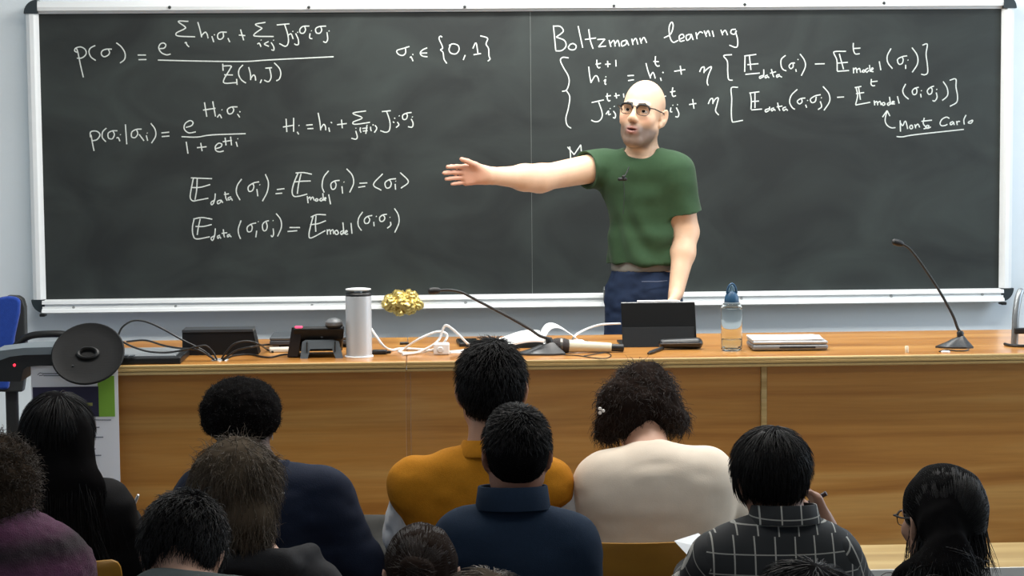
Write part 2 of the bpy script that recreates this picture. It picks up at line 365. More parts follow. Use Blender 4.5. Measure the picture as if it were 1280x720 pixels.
# ------------------------------------------------------------------ chalk writing (strokes on the slate)
CH = []
def S(name, ox, oy, sc, st): CH.append((name, [[(ox+x/sc, oy+y/sc) for x, y in s] for s in st]))
S('chalk_formula', 80, 20, 7.111, [[(120,325),(95,310),(105,285),(150,275),(190,300),(195,340),(160,372),(115,375)],[(110,285),(125,330),(145,430),(172,545)],[(278,262),(235,285),(222,320),(240,365),(282,395)],[(425,295),(375,295),(340,310),(332,340),(355,362),(390,350),(405,325),(395,298)],[(465,238),(510,275),(542,330),(538,385),(498,418)],[(655,347),(728,347)],[(662,388),(732,387)],[(850,290),(890,285),(905,258),(885,240),(855,250),(842,285),(865,325),(910,345),(948,338)],
 [(835,392),(1210,401),(1606,404),(1830,390),(2396,362)],[(1105,48),(1015,48),(1075,95),(1070,115),(1000,150),(1015,178),(1165,185)],[(1072,240),(1086,236),(1092,255),(1112,275)]])
S('chalk_formula', 250, 15, 7.111, [[(-20,90),(-2,150),(15,225)],[(12,210),(45,180),(62,195),(72,235)],[(105,215),(122,268)],[(125,200),(131,206)],[(238,180),(185,180),(158,200),(160,235),(185,242),(208,220),(205,185)],[(248,232),(265,268)],[(360,155),(388,252)],[(345,205),(402,210)],[(582,92),(492,110),(545,140),(545,150),(485,195),(495,215),(655,218)],[(510,285),(528,278),(542,310)],[(540,247),(546,252)],[(610,262),(572,285),(612,305)],[(632,270),(655,310),(655,340),(635,335)],[(652,248),(656,254)],[(682,115),(795,105)],[(752,110),(780,200),(785,270),(760,305),(705,280)],[(785,205),(810,195),(828,240)],[(822,170),(828,176)],[(850,190),(872,240),(875,285),(855,292),(838,282)],[(865,178),(871,183)],[(972,125),(915,128),(888,155),(892,185),(920,188),(938,160),(930,128)],[(978,190),(975,230),(998,238)],[(988,165),(993,169)],[(1120,125),(1060,130),(1028,150),(1035,185),(1065,188),(1082,160),(1072,130)],[(1128,180),(1135,240),(1120,270),(1095,262)],[(1145,165),(1150,172)],[(202,460),(205,522)],[(200,480),(275,480),(265,510),(208,625),(325,628)],[(215,558),(292,560)],[(325,595),(330,648)],[(382,470),(348,510),(345,560),(370,605),(408,632)],[(432,490),(448,550),(450,605)],[(450,590),(475,560),(490,575),(495,610)],[(548,600),(535,632)],[(580,500),(640,495)],[(618,498),(632,570),(620,610),(600,620),(570,605)],[(660,452),(705,500),(718,550),(705,595),(678,612)]])
S('chalk_formula', 480, 30, 8, [[(255,225),(190,245),(130,265),(140,300),(185,315),(215,290),(215,245)],[(260,338),(272,330),(290,372)],[(285,300),(292,310)],[(432,238),(385,260),(362,292),(385,320),(435,328)],[(362,292),(432,290)],[(582,132),(565,122),(550,145),(580,215),(585,245),(565,258),(590,285),(600,350),(628,395)],[(650,215),(690,198),(740,215),(750,260),(720,298),(670,292),(650,255),(665,210)],[(812,310),(792,360)],[(888,245),(920,190),(940,295)],[(895,308),(970,295)],[(962,118),(1035,142),(1020,200),(1045,245),(1050,320),(1060,350),(1038,372)]])
S('chalk_formula', 100, 115, 5.818, [[(75,330),(78,290),(120,285),(145,310),(125,345),(90,355)],[(80,310),(90,370),(102,428)],[(192,262),(165,290),(162,330),(188,362)],[(272,282),(235,283),(205,300),(208,335),(235,340),(250,310),(240,285)],[(265,335),(278,332),(290,358)],[(292,308),(296,312)],[(330,235),(340,380)],[(448,270),(410,272),(378,290),(375,325),(400,332),(420,305),(412,275)],[(430,308),(465,355)],[(482,315),(492,355)],[(487,297),(490,301)],[(515,228),(545,270),(550,320),(520,372)],[(592,298),(648,292)],[(595,325),(650,320)],[(770,258),(810,245),(822,222),(800,208),(765,230),(758,268),(790,297),(842,290)],[(905,75),(922,180)],[(965,68),(985,178)],[(895,132),(985,118)],[(998,185),(1015,165),(1030,190)],[(1030,128),(1034,132)],[(1145,108),(1100,110),(1072,128),(1080,158),(1105,155),(1118,130),(1110,112)],[(1145,160),(1162,185)],[(1160,141),(1166,147)],[(738,325),(850,328),(960,312),(1205,303)],[(772,362),(785,448)],[(878,370),(888,430)],[(850,405),(920,398)],[(985,412),(1020,402),(1032,382),(1010,372),(985,395),(988,425),(1015,435),(1045,428)],[(1055,332),(1062,388)],[(1095,325),(1102,388)],[(1038,362),(1105,352)],[(1135,362),(1145,398)],[(1145,338),(1150,342)]])
S('chalk_formula', 340, 125, 6.737, [[(118,158),(125,270)],[(182,150),(182,268)],[(92,228),(185,212)],[(212,268),(225,290)],[(225,212),(230,218)],[(288,212),(342,208)],[(298,242),(348,240)],[(388,108),(402,180),(410,255)],[(410,240),(435,205),(450,225),(452,255)],[(478,232),(485,268)],[(495,185),(505,195)],[(585,165),(592,238)],[(548,208),(630,198)],[(792,92),(680,112),(760,150),(685,185),(700,205),(825,188)],[(705,260),(718,310),(705,330),(668,322)],[(705,235),(708,240)],[(745,230),(742,255),(750,275)],[(760,240),(805,235)],[(765,262),(805,258)],[(800,210),(790,285)],[(830,225),(832,250),(838,262)],[(850,205),(853,215)],[(868,212),(882,240),(862,275)],[(925,98),(1000,90)],[(965,95),(992,180),(990,250),(960,272),(912,258)],[(1018,182),(1030,192)],[(1030,150),(1036,158)],[(1055,185),(1068,210),(1045,232)],[(1070,131),(1073,137)],[(1175,105),(1130,112),(1100,130),(1105,162),(1130,160),(1140,130),(1128,112)],[(1172,160),(1188,195),(1180,228),(1145,225)],[(1180,140),(1184,146)]])
S('chalk_formula', 225, 205, 7.2, [[(98,125),(288,132)],[(120,130),(100,230),(92,300),(115,332),(165,325),(255,308)],[(155,132),(150,230),(135,322)],[(100,212),(180,210),(272,185)],[(318,265),(312,320),(300,355)],[(312,325),(280,345),(285,368),(305,350)],[(365,325),(338,335),(340,358),(365,345),(370,325),(385,350)],[(405,250),(412,305),(425,330)],[(395,275),(440,268)],[(460,295),(435,305),(440,325),(460,310),(472,330)],[(555,135),(515,195),(508,260),(540,325)],[(712,160),(660,172),(615,205),(620,245),(650,240),(665,205),(655,175)],[(692,225),(700,290)],[(715,184),(720,189)],[(768,92),(795,165),(785,250),(742,335)],[(872,230),(940,222)],[(860,268),(920,262)]])
S('chalk_formula', 225, 205, 7.2, [[(120,495),(200,482),(290,498)],[(128,490),(112,570),(118,640),(150,675),(268,655)],[(182,492),(165,570),(155,638)],[(140,562),(210,562),(285,545)],[(318,580),(312,640),(300,680)],[(312,645),(280,665),(290,688),(305,672)],[(360,640),(338,650),(342,670),(358,655),(368,672)],[(390,588),(395,640),(402,660)],[(375,625),(425,618)],[(450,632),(428,640),(430,658),(448,645),(462,658)],[(550,508),(525,580),(528,630),(545,675)],[(685,530),(640,542),(605,570),(610,608),(640,605),(650,570),(640,545)],[(690,600),(682,660)],[(702,517),(707,521)],[(800,510),(765,520),(742,550),(750,598),(775,595),(785,560),(775,522)],[(838,580),(842,630),(830,655),(818,640)],[(835,507),(841,512)],[(865,445),(905,500),(912,570),(878,652)],[(985,572),(1080,572)],[(968,608),(1055,600)]])
S('chalk_formula', 360, 200, 6.857, [[(65,112),(130,108),(205,122)],[(85,115),(50,200),(35,270),(50,310),(95,310),(165,292)],[(112,118),(90,210),(80,290)],[(55,188),(120,182),(195,180)],[(165,310),(172,370)],[(168,335),(188,318),(195,345)],[(195,335),(212,318),(225,348)],[(245,330),(232,345),(248,352),(258,340),(245,330)],[(290,325),(272,340),(285,352),(300,335)],[(298,285),(305,350)],[(308,340),(325,330),(318,322),(308,338),(325,348)],[(348,295),(365,380)],[(348,92),(305,150),(292,225),(310,278)],[(442,175),(400,180),(368,205),(375,248),(402,245),(412,210),(400,182)],[(462,225),(468,288)],[(477,187),(482,191)],[(502,75),(550,130),(562,200),(528,278)],[(612,200),(680,196)],[(602,235),(662,225)],[(812,118),(732,210),(800,260)],[(925,160),(870,168),(832,195),(842,238),(872,235),(885,200),(870,170)],[(918,205),(922,255)],[(921,179),(925,184)],[(962,108),(1032,185),(968,242)]])
S('chalk_formula', 360, 200, 6.857, [[(195,490),(250,468),(325,470)],[(215,485),(195,560),(180,640),(200,668),(320,605)],[(240,478),(235,550),(238,615)],[(190,555),(260,545),(325,520)],[(335,595),(338,640)],[(338,610),(358,598),(365,638)],[(365,610),(385,598),(392,635)],[(420,600),(400,615),(412,638),(432,628),(420,600)],[(470,605),(450,620),(460,640),(475,618)],[(470,535),(480,635)],[(490,625),(508,612),(498,605),(488,625),(500,638),(515,632)],[(540,540),(548,632)],[(640,445),(605,500),(602,560),(630,605)],[(722,475),(680,485),(655,510),(660,542),(688,540),(700,510),(685,485)],[(735,530),(738,568)],[(754,481),(760,486)],[(848,465),(810,472),(785,495),(792,525),(818,522),(830,495),(815,472)],[(878,530),(880,560),(850,585)],[(872,489),(877,494)],[(912,415),(945,470),(950,540),(915,622)]])
S('chalk_heading', 680, 20, 4.923, [[(58,60),(72,210)],[(55,62),(100,65),(118,95),(75,130)],[(75,130),(125,150),(135,185),(110,212),(72,215)],[(160,175),(150,195),(165,208),(190,205),(198,185),(180,170),(160,175)],[(210,62),(238,195)],[(275,82),(285,150),(302,202)],[(252,145),(320,135)],[(328,145),(375,142)],[(375,142),(335,190)],[(335,190),(382,185)],[(400,148),(412,190)],[(408,170),(430,150),(438,188)],[(438,170),(455,150),(465,188)],[(505,148),(478,160),(480,185),(505,172),(508,150),(522,182)],[(540,140),(548,178)],[(545,160),(565,138),(578,175)],[(590,135),(600,170)],[(598,155),(615,132),(632,165)],[(738,135),(780,110),(795,60),(785,38),(770,70),(775,130),(795,162),(825,150)],[(830,145),(860,130),(852,112),(832,125),(838,155),(865,150)],[(898,112),(875,122),(880,150),(900,135),(905,112),(918,148)],[(935,100),(942,142)],[(940,120),(960,98),(978,105)],[(985,90),(1000,128)],[(995,115),(1010,90),(1022,125)],[(1035,90),(1045,128)],[(1088,85),(1100,118)],[(1098,105),(1115,88),(1130,118)],[(1180,82),(1155,85),(1150,105),(1172,112),(1185,90)],[(1178,95),(1192,150),(1185,192),(1140,180)]])
S('chalk_formula', 695, 60, 6.857, [[(108,85),(60,80),(38,105),(60,160),(105,240),(112,300),(90,360),(52,372)],[(90,365),(118,420),(105,520),(85,600),(95,660),(130,688)],[(280,160),(288,230),(300,300)],[(300,295),(335,240),(358,250),(368,290)],[(410,285),(425,270),(420,305),(432,312)],[(425,244),(430,250)],[(350,100),(352,150),(365,170),(380,165)],[(340,140),(385,132)],[(442,110),(445,165)],[(420,140),(468,138)],[(512,102),(515,158)],[(305,468),(410,445)],[(365,462),(392,540),(395,590),(370,625),(335,632),(302,618)],[(428,568),(450,540),(450,572),(470,565)],[(462,517),(466,522)],[(492,540),(510,570),(505,600),(488,595)],[(498,498),(502,503)],[(440,388),(440,435),(452,455),(465,448)],[(425,415),(470,408)],[(512,385),(520,432)],[(498,412),(545,405)],[(578,390),(582,425)]])
S('chalk_formula', 780, 60, 6.857, [[(30,238),(85,235)],[(35,280),(85,272)],[(188,130),(205,195),(228,260)],[(225,245),(245,210),(258,225),(268,262)],[(312,255),(320,282)],[(330,205),(338,215)],[(270,70),(268,130),(285,155),(305,152)],[(252,115),(298,118)],[(482,152),(492,228)],[(430,200),(525,185)],[(648,205),(665,170),(688,165),(685,215)],[(685,205),(725,170),(750,165),(725,230),(712,290),(722,322)],[(418,338),(412,390),(422,415),(445,408)],[(395,378),(440,370)],[(402,510),(398,545),(414,548)],[(416,488),(421,493)],[(448,510),(470,560),(462,590),(440,588)],[(455,485),(462,486)],[(588,438),(600,520)],[(558,485),(620,475)],[(722,480),(740,440),(760,435),(762,480)],[(762,470),(785,435),(808,430),(795,490),(785,540),(812,575)],[(30,480),(85,476)],[(35,510),(85,505)],[(265,430),(360,412)],[(315,425),(335,500),(325,560),(270,570)]])
S('chalk_formula', 900, 40, 6, [[(90,170),(28,178),(55,220),(58,300),(65,355),(95,362)],[(182,180),(272,168)],[(188,180),(185,300)],[(190,318),(298,308)],[(220,175),(232,285)],[(205,245),(288,238)],[(328,280),(328,320),(322,340)],[(322,325),(298,335),(300,348),(320,338)],[(358,322),(338,332),(342,345),(358,335),(368,345)],[(385,278),(398,325),(405,338)],[(375,310),(420,298)],[(448,318),(425,325),(428,340),(445,330),(465,340)],[(492,175),(460,205),(458,250),(472,280),(498,292)],[(562,232),(535,235),(518,255),(530,275),(548,262),(548,238)],[(568,278),(572,298)],[(582,204),(588,209)],[(600,165),(632,210),(640,260),(610,328)],[(712,240),(785,238)],[(135,415),(85,420),(88,500),(85,600),(90,665),(105,675),(172,662)],[(220,458),(295,448)],[(228,458),(235,520),(232,580)],[(235,585),(315,578)],[(262,455),(262,570)],[(235,522),(292,518)],[(372,560),(370,590)],[(368,575),(340,585),(345,600),(365,590)],[(405,568),(385,578),(390,592),(405,580),(415,590)],[(432,530),(440,570),(450,590)],[(425,562),(468,555)],[(495,562),(472,572),(478,590),(495,578),(508,590)],[(580,430),(535,475),(522,525),(540,565),(562,580)],[(640,495),(605,500),(580,520),(595,540),(615,525),(612,500)],[(642,545),(650,568)],[(655,511),(659,516)],[(755,470),(712,480),(678,505),(690,530),(715,520),(722,485)],[(752,520),(762,560),(735,582)],[(758,491),(762,496)],[(772,408),(815,460),(822,520),(780,588)],[(878,490),(930,487)]])
S('chalk_formula', 1030, 40, 6.545, [[(180,158),(90,160),(82,178),(105,230),(108,318)],[(108,322),(205,315)],[(125,178),(160,305)],[(108,255),(195,248)],[(240,90),(240,140),(255,178),(292,178)],[(240,135),(298,132)],[(240,292),(242,338)],[(242,310),(262,295),(270,335)],[(270,312),(290,298),(300,332)],[(322,310),(312,325),(328,328),(334,315),(322,310)],[(362,295),(340,310),(350,330),(368,312)],[(372,270),(378,325)],[(385,315),(402,300),(392,295),(385,320),(405,325)],[(452,240),(465,312)],[(548,135),(518,195),(522,250),(560,300)],[(680,195),(640,202),(602,225),(612,262),(638,258),(648,228),(640,205)],[(668,268),(668,302)],[(685,227),(689,233)],[(720,128),(762,190),(765,260),(722,330)],[(805,108),(845,100),(835,180),(845,260),(848,330),(825,350),(795,345)],[(252,455),(305,445)],[(262,455),(275,520),(258,595)],[(258,598),(378,575)],[(282,448),(298,555)],[(262,505),(328,495)],[(388,385),(385,425),(398,440),(418,438)],[(382,408),(438,402)],[(410,560),(415,600)],[(415,580),(432,568),(440,600)],[(440,580),(458,568),(468,598)],[(490,575),(475,585),(485,600),(500,590),(490,575)],[(535,575),(518,588),(528,600),(542,585)],[(535,530),(545,595)],[(555,585),(575,572),(562,568),(555,588),(580,588)],[(600,525),(615,585)],[(668,425),(645,475),(655,515),(692,550)],[(775,452),(740,462),(722,485),(732,512),(755,505),(760,475),(748,458)],[(790,505),(795,535)],[(795,477),(799,483)],[(900,442),(868,455),(845,482),(858,510),(880,500),(885,470),(872,452)],[(918,495),(925,535),(905,565),(888,560)],[(920,467),(924,473)],[(975,405),(1008,460),(1010,520),(968,560)],[(1028,395),(1078,385),(1080,450),(1092,520),(1085,575),(1030,608)]])
S('chalk_note', 1090, 130, 9.143, [[(268,270),(220,272),(170,240),(150,180),(172,78)],[(120,150),(172,75)],[(172,75),(205,138)],[(322,188),(325,315)],[(325,215),(350,248),(382,195),(408,285)],[(445,240),(430,265),(445,285),(465,272),(460,248),(445,240)],[(488,232),(500,278)],[(498,255),(525,230),(545,268)],[(598,158),(585,220),(610,258)],[(565,198),(685,185)],[(590,285),(635,270),(650,250),(630,245),(615,270),(640,278),(672,262)],[(885,165),(850,150),(800,175),(778,220),(795,248),(835,245),(862,232)],[(925,200),(895,215),(900,238),(925,222),(930,205),(940,240)],[(965,195),(975,240)],[(970,215),(985,199),(1006,200)],[(1075,125),(1050,180),(1055,235)],[(1115,195),(1100,215),(1130,220),(1150,195),(1145,185),(1115,200)],[(282,372),(350,375),(500,350),(1050,290)]])
S('chalk_word', 700, 170, 16, [[(150,220),(275,362)],[(275,362),(290,360),(415,175)],[(415,175),(430,330),(445,430),(468,505)],[(195,210),(210,400),(208,580)],[(640,375),(610,365),(575,400),(555,450),(575,500),(620,495),(640,430),(615,370)]])
chalk = mat('chalk', (196, 202, 198), 0.9, spec=0.1, noise=0.16, nscale=160)
def clusters(st):
    B = [(min(p[0] for p in s), min(p[1] for p in s), max(p[0] for p in s), max(p[1] for p in s)) for s in st]; par = list(range(len(st)))
    def root_(i):
        while par[i] != i: i = par[i]
        return i
    for i in range(len(st)):
        for j in range(i):
            a, b = B[i], B[j]
            if max(a[0], b[0])-min(a[2], b[2]) < 11 and max(a[1], b[1])-min(a[3], b[3]) < 6: par[root_(i)] = root_(j)
    out = {}
    for i in range(len(st)): out.setdefault(root_(i), [0, []])[1].append(st[i])
    out = list(out.values())
    return [o[1] for o in out]
for name, st in [(n, c) for n, s in CH for c in clusters(s)]:
    mb = MB()
    for s in st:
        pts = [at_y(x, y, -0.0006) for x, y in smooth_path(s, 5)]
        mb.tube(pts, 0.0027, 6, True, ((0, 1, 0), 0.3))
    mb.build(name, chalk, board, True)
# ------------------------------------------------------------------ lecture desk
topw = wood('desk_top_wood', (158, 104, 46), (184, 126, 60), (202, 148, 80), 0.28, (0.9, 14, 14), 0.25)
panw = wood('desk_panel_wood', (164, 108, 46), (192, 136, 66), (210, 160, 90), 0.38, (0.55, 10, 12), 0.1, 0.9)
edgw = wood('desk_edge_wood', (176, 146, 92), (196, 168, 112), (210, 184, 132), 0.45, (0.8, 10, 40))
x0 = dk(36, 460)[0]; x1 = 2.35
xs1 = at_y(508, 455, DF)[0]; xs2 = at_y(957, 470, DF)[0]
desk = thing('lecture_desk', 'long orange wood lecture desk with glossy top running across the front of the hall', 'desk', ((x0+x1)/2, (DF+DB)/2, FLOOR))
for a, b_ in ((x0, xs1-0.0008), (xs1+0.0008, x1)):
    MB().box(((a+b_)/2, (DF+DB)/2+0.004, DT-0.0165), (b_-a, DB-DF-0.008, 0.033), 0.002).build('desk_top', topw, desk)
    MB().box(((a+b_)/2, DF+0.002, DT-0.0065), (b_-a, 0.012, 0.011), 0.003).box(((a+b_)/2, DF+0.001, DT-0.0165), (b_-a, 0.012, 0.0085), 0.001).box(((a+b_)/2, DF+0.002, DT-0.0275), (b_-a, 0.012, 0.011), 0.003).build('edge_band', edgw, desk)
for a, b_ in ((x0, xs1-0.003), (xs1+0.012, xs2-0.01), (xs2+0.01, x1)):
    MB().box(((a+b_)/2, DF+0.045, (DT-0.033+FLOOR)/2), (b_-a, 0.022, DT-0.033-FLOOR), 0.002).build('front_panel', panw, desk)
MB().box((xs1+0.0045, DF+0.047, (DT-0.033)/2), (0.0145, 0.02, DT-0.034), 0.001).build('joint_strip', panw, desk)
MB().box((xs2, DF+0.042, (DT-0.033)/2), (0.019, 0.03, DT-0.034), 0.003).build('joint_strip', edgw, desk)
for xx in (x0+0.015, -0.3, 1.0, x1-0.015):
    MB().box((xx, (DF+DB)/2+0.03, (DT-0.033)/2), (0.024, DB-DF-0.12, DT-0.034), 0.002).build('end_panel', panw, desk)
pg = dk(275, 450); MB().lathe([(0.0, 0.0015), (0.02, 0.0015), (0.026, 0.003), (0.028, 0.0)], pg, 24).build('cable_grommet', mat('grommet', (190, 192, 190), 0.35, 0.5), desk, True)
# poster on the front of the desk
pw = mat('poster_white', (240, 242, 250), 0.6); YP = DF-0.012
pl = at_y(38.5, 457, YP); pr = at_y(147, 457, YP); pbz = -0.0
pst = thing('poster', 'white event poster with navy and green block taped to the desk front at far left', 'poster', ((pl[0]+pr[0])/2, YP, 0.36))
zt_ = pl[2]-0.001
MB().box(((pl[0]+pr[0])/2, YP, (zt_+0.36)/2), (pr[0]-pl[0], 0.003, zt_-0.36)).build('sheet', pw, pst)
def pb(name, a, b_, c, d_, rgb, yo=0.0022):
    p = at_y(a, b_, YP); q = at_y(c, d_, YP)
    MB().box(((p[0]+q[0])/2, YP-yo, (p[2]+q[2])/2), (abs(q[0]-p[0]), 0.001, abs(p[2]-q[2]))).build(name, mat('poster_'+name+str(rgb[0]), rgb, 0.6), pst)
pb('green_band', 122, 470, 144, 520.5, (128, 178, 58)); pb('navy_block', 41, 484, 124, 520.5, (36, 34, 66), 0.003)
pb('block_caption', 101, 503.5, 116, 507, (150, 152, 84), 0.0042)
mb = MB(); p_ = [(47, 468.5), (50, 466), (54, 466.8), (53.5, 469), (49, 469.6)]
mb.tube([at_y(x, y, YP-0.0022) for x, y in p_], 0.0012, 5); mb.build('logo', mat('poster_ink', (92, 98, 116), 0.7), pst)
for a, b_, w_ in ((55.5, 467, 26), (55.5, 469.5, 22), (116, 524.8, 25), (116, 534, 11), (116, 544, 7), (116, 546.3, 16), (116, 561, 5), (116, 569, 14)):
    mb = MB()
    for k in range(int(w_/2.4)):
        p = at_y(a+k*2.4, b_, YP); mb.box((p[0], YP-0.002, p[2]), (0.0050+0.0012*(k % 2), 0.001, 0.0028))
    mb.build('text_line', mat('poster_ink', (92, 98, 116), 0.7), pst)
# ------------------------------------------------------------------ things on the desk
darkgrey = mat('dark_grey_plastic', (58, 64, 70), 0.42); midgrey = mat('mid_grey_plastic', (126, 132, 136), 0.45)
blackrub = mat('black_rubber', (16, 17, 18), 0.55); paper = mat('paper', (236, 238, 238), 0.7); whitepl = mat('white_plastic', (236, 238, 238), 0.35)
steel = mat('steel', (190, 196, 200), 0.3, 0.85)
# control console at the left end
cx1 = dk(225, 456)[0]; cx0 = at_y(-8, 445, DF)[0]
con = thing('control_console', 'flat grey and black console with red light on left end of desk', 'console', ((cx0+cx1)/2, DF+0.14, DT))
MB().box(((cx0+0.1+cx1)/2, DF+0.15, DT+0.011), (cx1-cx0-0.1, 0.28, 0.021), 0.004).build('base', blackpl, con)
MB().box(((cx0+0.16+cx1)/2-0.005, DF+0.162, DT+0.0235), (cx1-cx0-0.19, 0.245, 0.006), 0.002).build('top_plate', mat('console_grey', (158, 164, 168), 0.35, 0.3), con)
mb = MB(); pa = at_y(-32, 457, DF); pb_ = at_y(72, 449, DF)
prof = [(-10, 450), (0, 450.5), (12, 446), (30, 443.8), (70, 443), (70, 455.5), (34, 458.5), (29, 462), (26, 477), (-10, 477)]
mb.prism([at_y(x, y, DF-0.03) for x, y in prof], (0, 0.16, 0)); mb.build('control_pod', blackpl, con)
prof = [(-10, 439.5), (0, 438.5), (30, 434.8), (66, 433.8), (66, 443), (30, 443.8), (12, 446), (0, 450.4), (-10, 450)]
MB().prism([at_y(x, y, DF-0.034) for x, y in prof], (0, 0.19, 0)).build('pod_cover', mat('pod_grey', (112, 122, 128), 0.4, 0.2), con)
pL = at_y(18, 456.5, DF-0.031); MB().lathe([(0, 0.003), (0.003, 0.0028), (0.0042, 0.001), (0.0045, -0.002)], pL, 14, Matrix.Rotation(math.pi/2, 4, 'X')).build('red_light', mat('red_led', (255, 40, 60), 0.4, emit=3.0), con, True)
mb = MB()
for a in (157, 165):
    p = dk(a, 445, 0.0275); mb.box(p, (0.016, 0.03, 0.004), 0.001)
mb.build('buttons', darkgrey, con)
# black disc in front of it
pd = at_y(110, 442.5, DF-0.045); nv = nrm((0, -math.cos(math.radians(38)), math.sin(math.radians(38)))); Md = Vector(nv).to_track_quat('Z', 'Y').to_matrix().to_4x4()
dsc = thing('round_dish', 'big round black dish with raised centre grip tilted in front of the console', 'dish', tuple(pd-np.array([0, 0, 0.09])))
MB().lathe([(0, -0.03), (0.06, -0.026), (0.1, -0.012), (0.113, -0.002), (0.115, 0.003), (0.111, 0.006), (0.1, 0.003), (0.075, 0.001), (0.0, 0.0)], pd, 48, Md).build('dish', mat('dish_black', (17, 18, 19), 0.6, spec=0.2, bump=0.06, bscale=30, stretch=(1, 1, 12)), dsc, True)
MB().lathe([(0.022, 0.0), (0.025, 0.009), (0.03, 0.012), (0.036, 0.009), (0.039, 0.0)], pd, 32, Md, 1.0, 0.62).build('centre_grip', blackrub, dsc, True)
mb = MB()
for dx in (-0.045, -0.038, -0.041): mb.box(pd+np.array(Md.to_3x3() @ Vector((-0.052-dx*0.2, -0.04+dx*0.1, 0.0022))), (0.006, 0.003, 0.006), 0.001, Md.to_3x3())
mb.build('small_marks', darkgrey, dsc)
pk = pd+np.array([0, 0.09, -0.02]); MB().tube([pd-nv*0.02, pd-nv*0.05+np.array([0, 0.01, 0]), pk], 0.014, 10).build('stem', blackrub, dsc, True)
# blue office chair behind the left end
YC = -0.62; och = thing('office_chair', 'blue office chair with black shell and armrest behind the left end of the desk', 'chair', (at_y(-5, 480, YC)[0], YC, FLOOR))
bl = mat('blue_fabric', (34, 66, 150), 0.85, noise=0.1, nscale=60, bump=0.2, bscale=300, sheen=0.2); sh = mat('chair_shell', (40, 42, 42), 0.5)
def curve_panel(pts_px, thick, y0, wid):
    return [at_y(x, y, y0) for x, y in pts_px]
mb = MB(); prof = [(-40, 395), (-20, 380), (-2, 372.5), (10, 370.5), (20, 371.5), (25, 376), (24, 392), (18, 420), (14, 450), (10, 487), (-40, 487)]
mb.prism([at_y(x, y, YC-0.02) for x, y in prof], (0, 0.06, 0)); o = mb.build('back_cushion', bl, och); bv = o.modifiers.new('bevel', 'BEVEL'); bv.width = 0.018; bv.segments = 4; bv.limit_method = 'ANGLE'
mb = MB(); prof = [(8, 369.5), (22, 370), (28, 374), (31, 384), (32, 430), (31, 470), (28, 490), (-4, 490), (2, 470), (14, 440), (21, 405), (24, 385), (18, 374)]
mb.prism([at_y(x, y, YC) for x, y in prof], (0, 0.05, 0)); o = mb.build('back_shell', sh, och); bv = o.modifiers.new('bevel', 'BEVEL'); bv.width = 0.008; bv.segments = 3; bv.limit_method = 'ANGLE'
MB().tube(smooth_path([at_y(12, 446, YC+0.0), at_y(20, 432, YC-0.04), at_y(36, 420.5, YC-0.06), at_y(60, 417.5, YC-0.08), at_y(84, 419, YC-0.08), at_y(94, 430, YC-0.07), at_y(94, 480, YC-0.04)], 8), 0.013, 10).build('armrest', blackrub, och, True)
pst_ = at_y(17, 480, YC+0.03); pse = at_y(13, 560, YC+0.03)
MB().box(((pst_[0]+pse[0])/2, YC+0.04, (pst_[2]+0.42)/2), (0.046, 0.03, pst_[2]-0.42+0.06), 0.008).build('back_bar', blackrub, och)
sx0 = at_y(14, 500, YC)[0]
MB().box((sx0+0.34, YC-0.02, 0.45), (0.46, 0.46, 0.08), 0.03, None, 4).build('seat', bl, och)
MB().box((sx0+0.13, YC+0.03, 0.40), (0.28, 0.05, 0.02), 0.004).build('seat_bracket', blackpl, och)
MB().tube([(sx0+0.34, YC-0.02, 0.41), (sx0+0.34, YC-0.02, 0.08)], 0.028, 14).build('gas_column', blackpl, och, True)
for k in range(5):
    a = k*2*math.pi/5+0.3; e = np.array([sx0+0.34+0.28*math.cos(a), YC-0.02+0.28*math.sin(a), 0.07])
    MB().tube([(sx0+0.34, YC-0.02, 0.1), e], [0.022, 0.014], 8).box(e-np.array([0, 0, 0.042]), (0.03, 0.03, 0.055), 0.012, None, 3).build('base_leg', blackpl, och)
# black box
p0 = dk(228, 444.5); p1 = dk(323, 443.5); w = p1[0]-p0[0]; yb = p0[1]
bx = thing('black_case', 'low black box with slanting right end, lying near the cable grommet', 'box', ((p0[0]+p1[0])/2, yb+0.05, DT))
mb = MB(); hb = 0.083
mb.prism([(p0[0], yb, DT), (p1[0], yb, DT), (p1[0]-0.018, yb, DT+hb), (p0[0]+0.001, yb, DT+hb)], (0, 0.1, 0)); mb.build('body', mat('case_black', (18, 20, 23), 0.5, spec=0.25), bx)
mb = MB(); mb.prism([(p0[0]+0.0, yb-0.002, DT+hb-0.006), (p1[0]-0.0165, yb-0.002, DT+hb-0.006), (p1[0]-0.018, yb-0.002, DT+hb+0.002), (p0[0]+0.001, yb-0.002, DT+hb+0.002)], (0, 0.104, 0)); mb.build('lid_rim', mat('case_rim', (58, 62, 66), 0.35), bx)
# cables: each one is a thing
def cable(name, label, pts, r, m, cat='cable', n=8, group=None):
    o = MB().tube(smooth_path(pts, n), r, 8).build(name, m, None, True); return tag(o, label, cat, group)
cb = mat('cable_black', (24, 25, 26), 0.45); cw = mat('cable_white', (238, 239, 238), 0.4)
gx = dk(273, 449.5, 0.004)
yg = gx[1]
cable('black_cable', 'thin black cable arching high from the round dish to the desk grommet', [at_y(147, 421, yg-0.03), at_y(153, 409, yg-0.02), at_y(166, 401, yg-0.01), at_y(182, 402, yg), at_y(203, 411, yg), at_y(228, 425, yg-0.005), at_y(252, 437, yg-0.004), at_y(264, 446, yg), gx+np.array([-0.012, 0, 0])], 0.0032, cb)
cable('black_cable', 'thin black cable sagging low over the console towards the black box', [at_y(153, 427, yg-0.03), at_y(166, 433.5, yg-0.025), at_y(186, 439.5, yg-0.02), at_y(210, 440.5, yg-0.02), at_y(232, 437, yg-0.02), at_y(248, 433, yg-0.016), at_y(258, 432.5, yg-0.01), at_y(266, 440, yg-0.004), gx+np.array([-0.004, -0.006, 0])], 0.0032, cb)
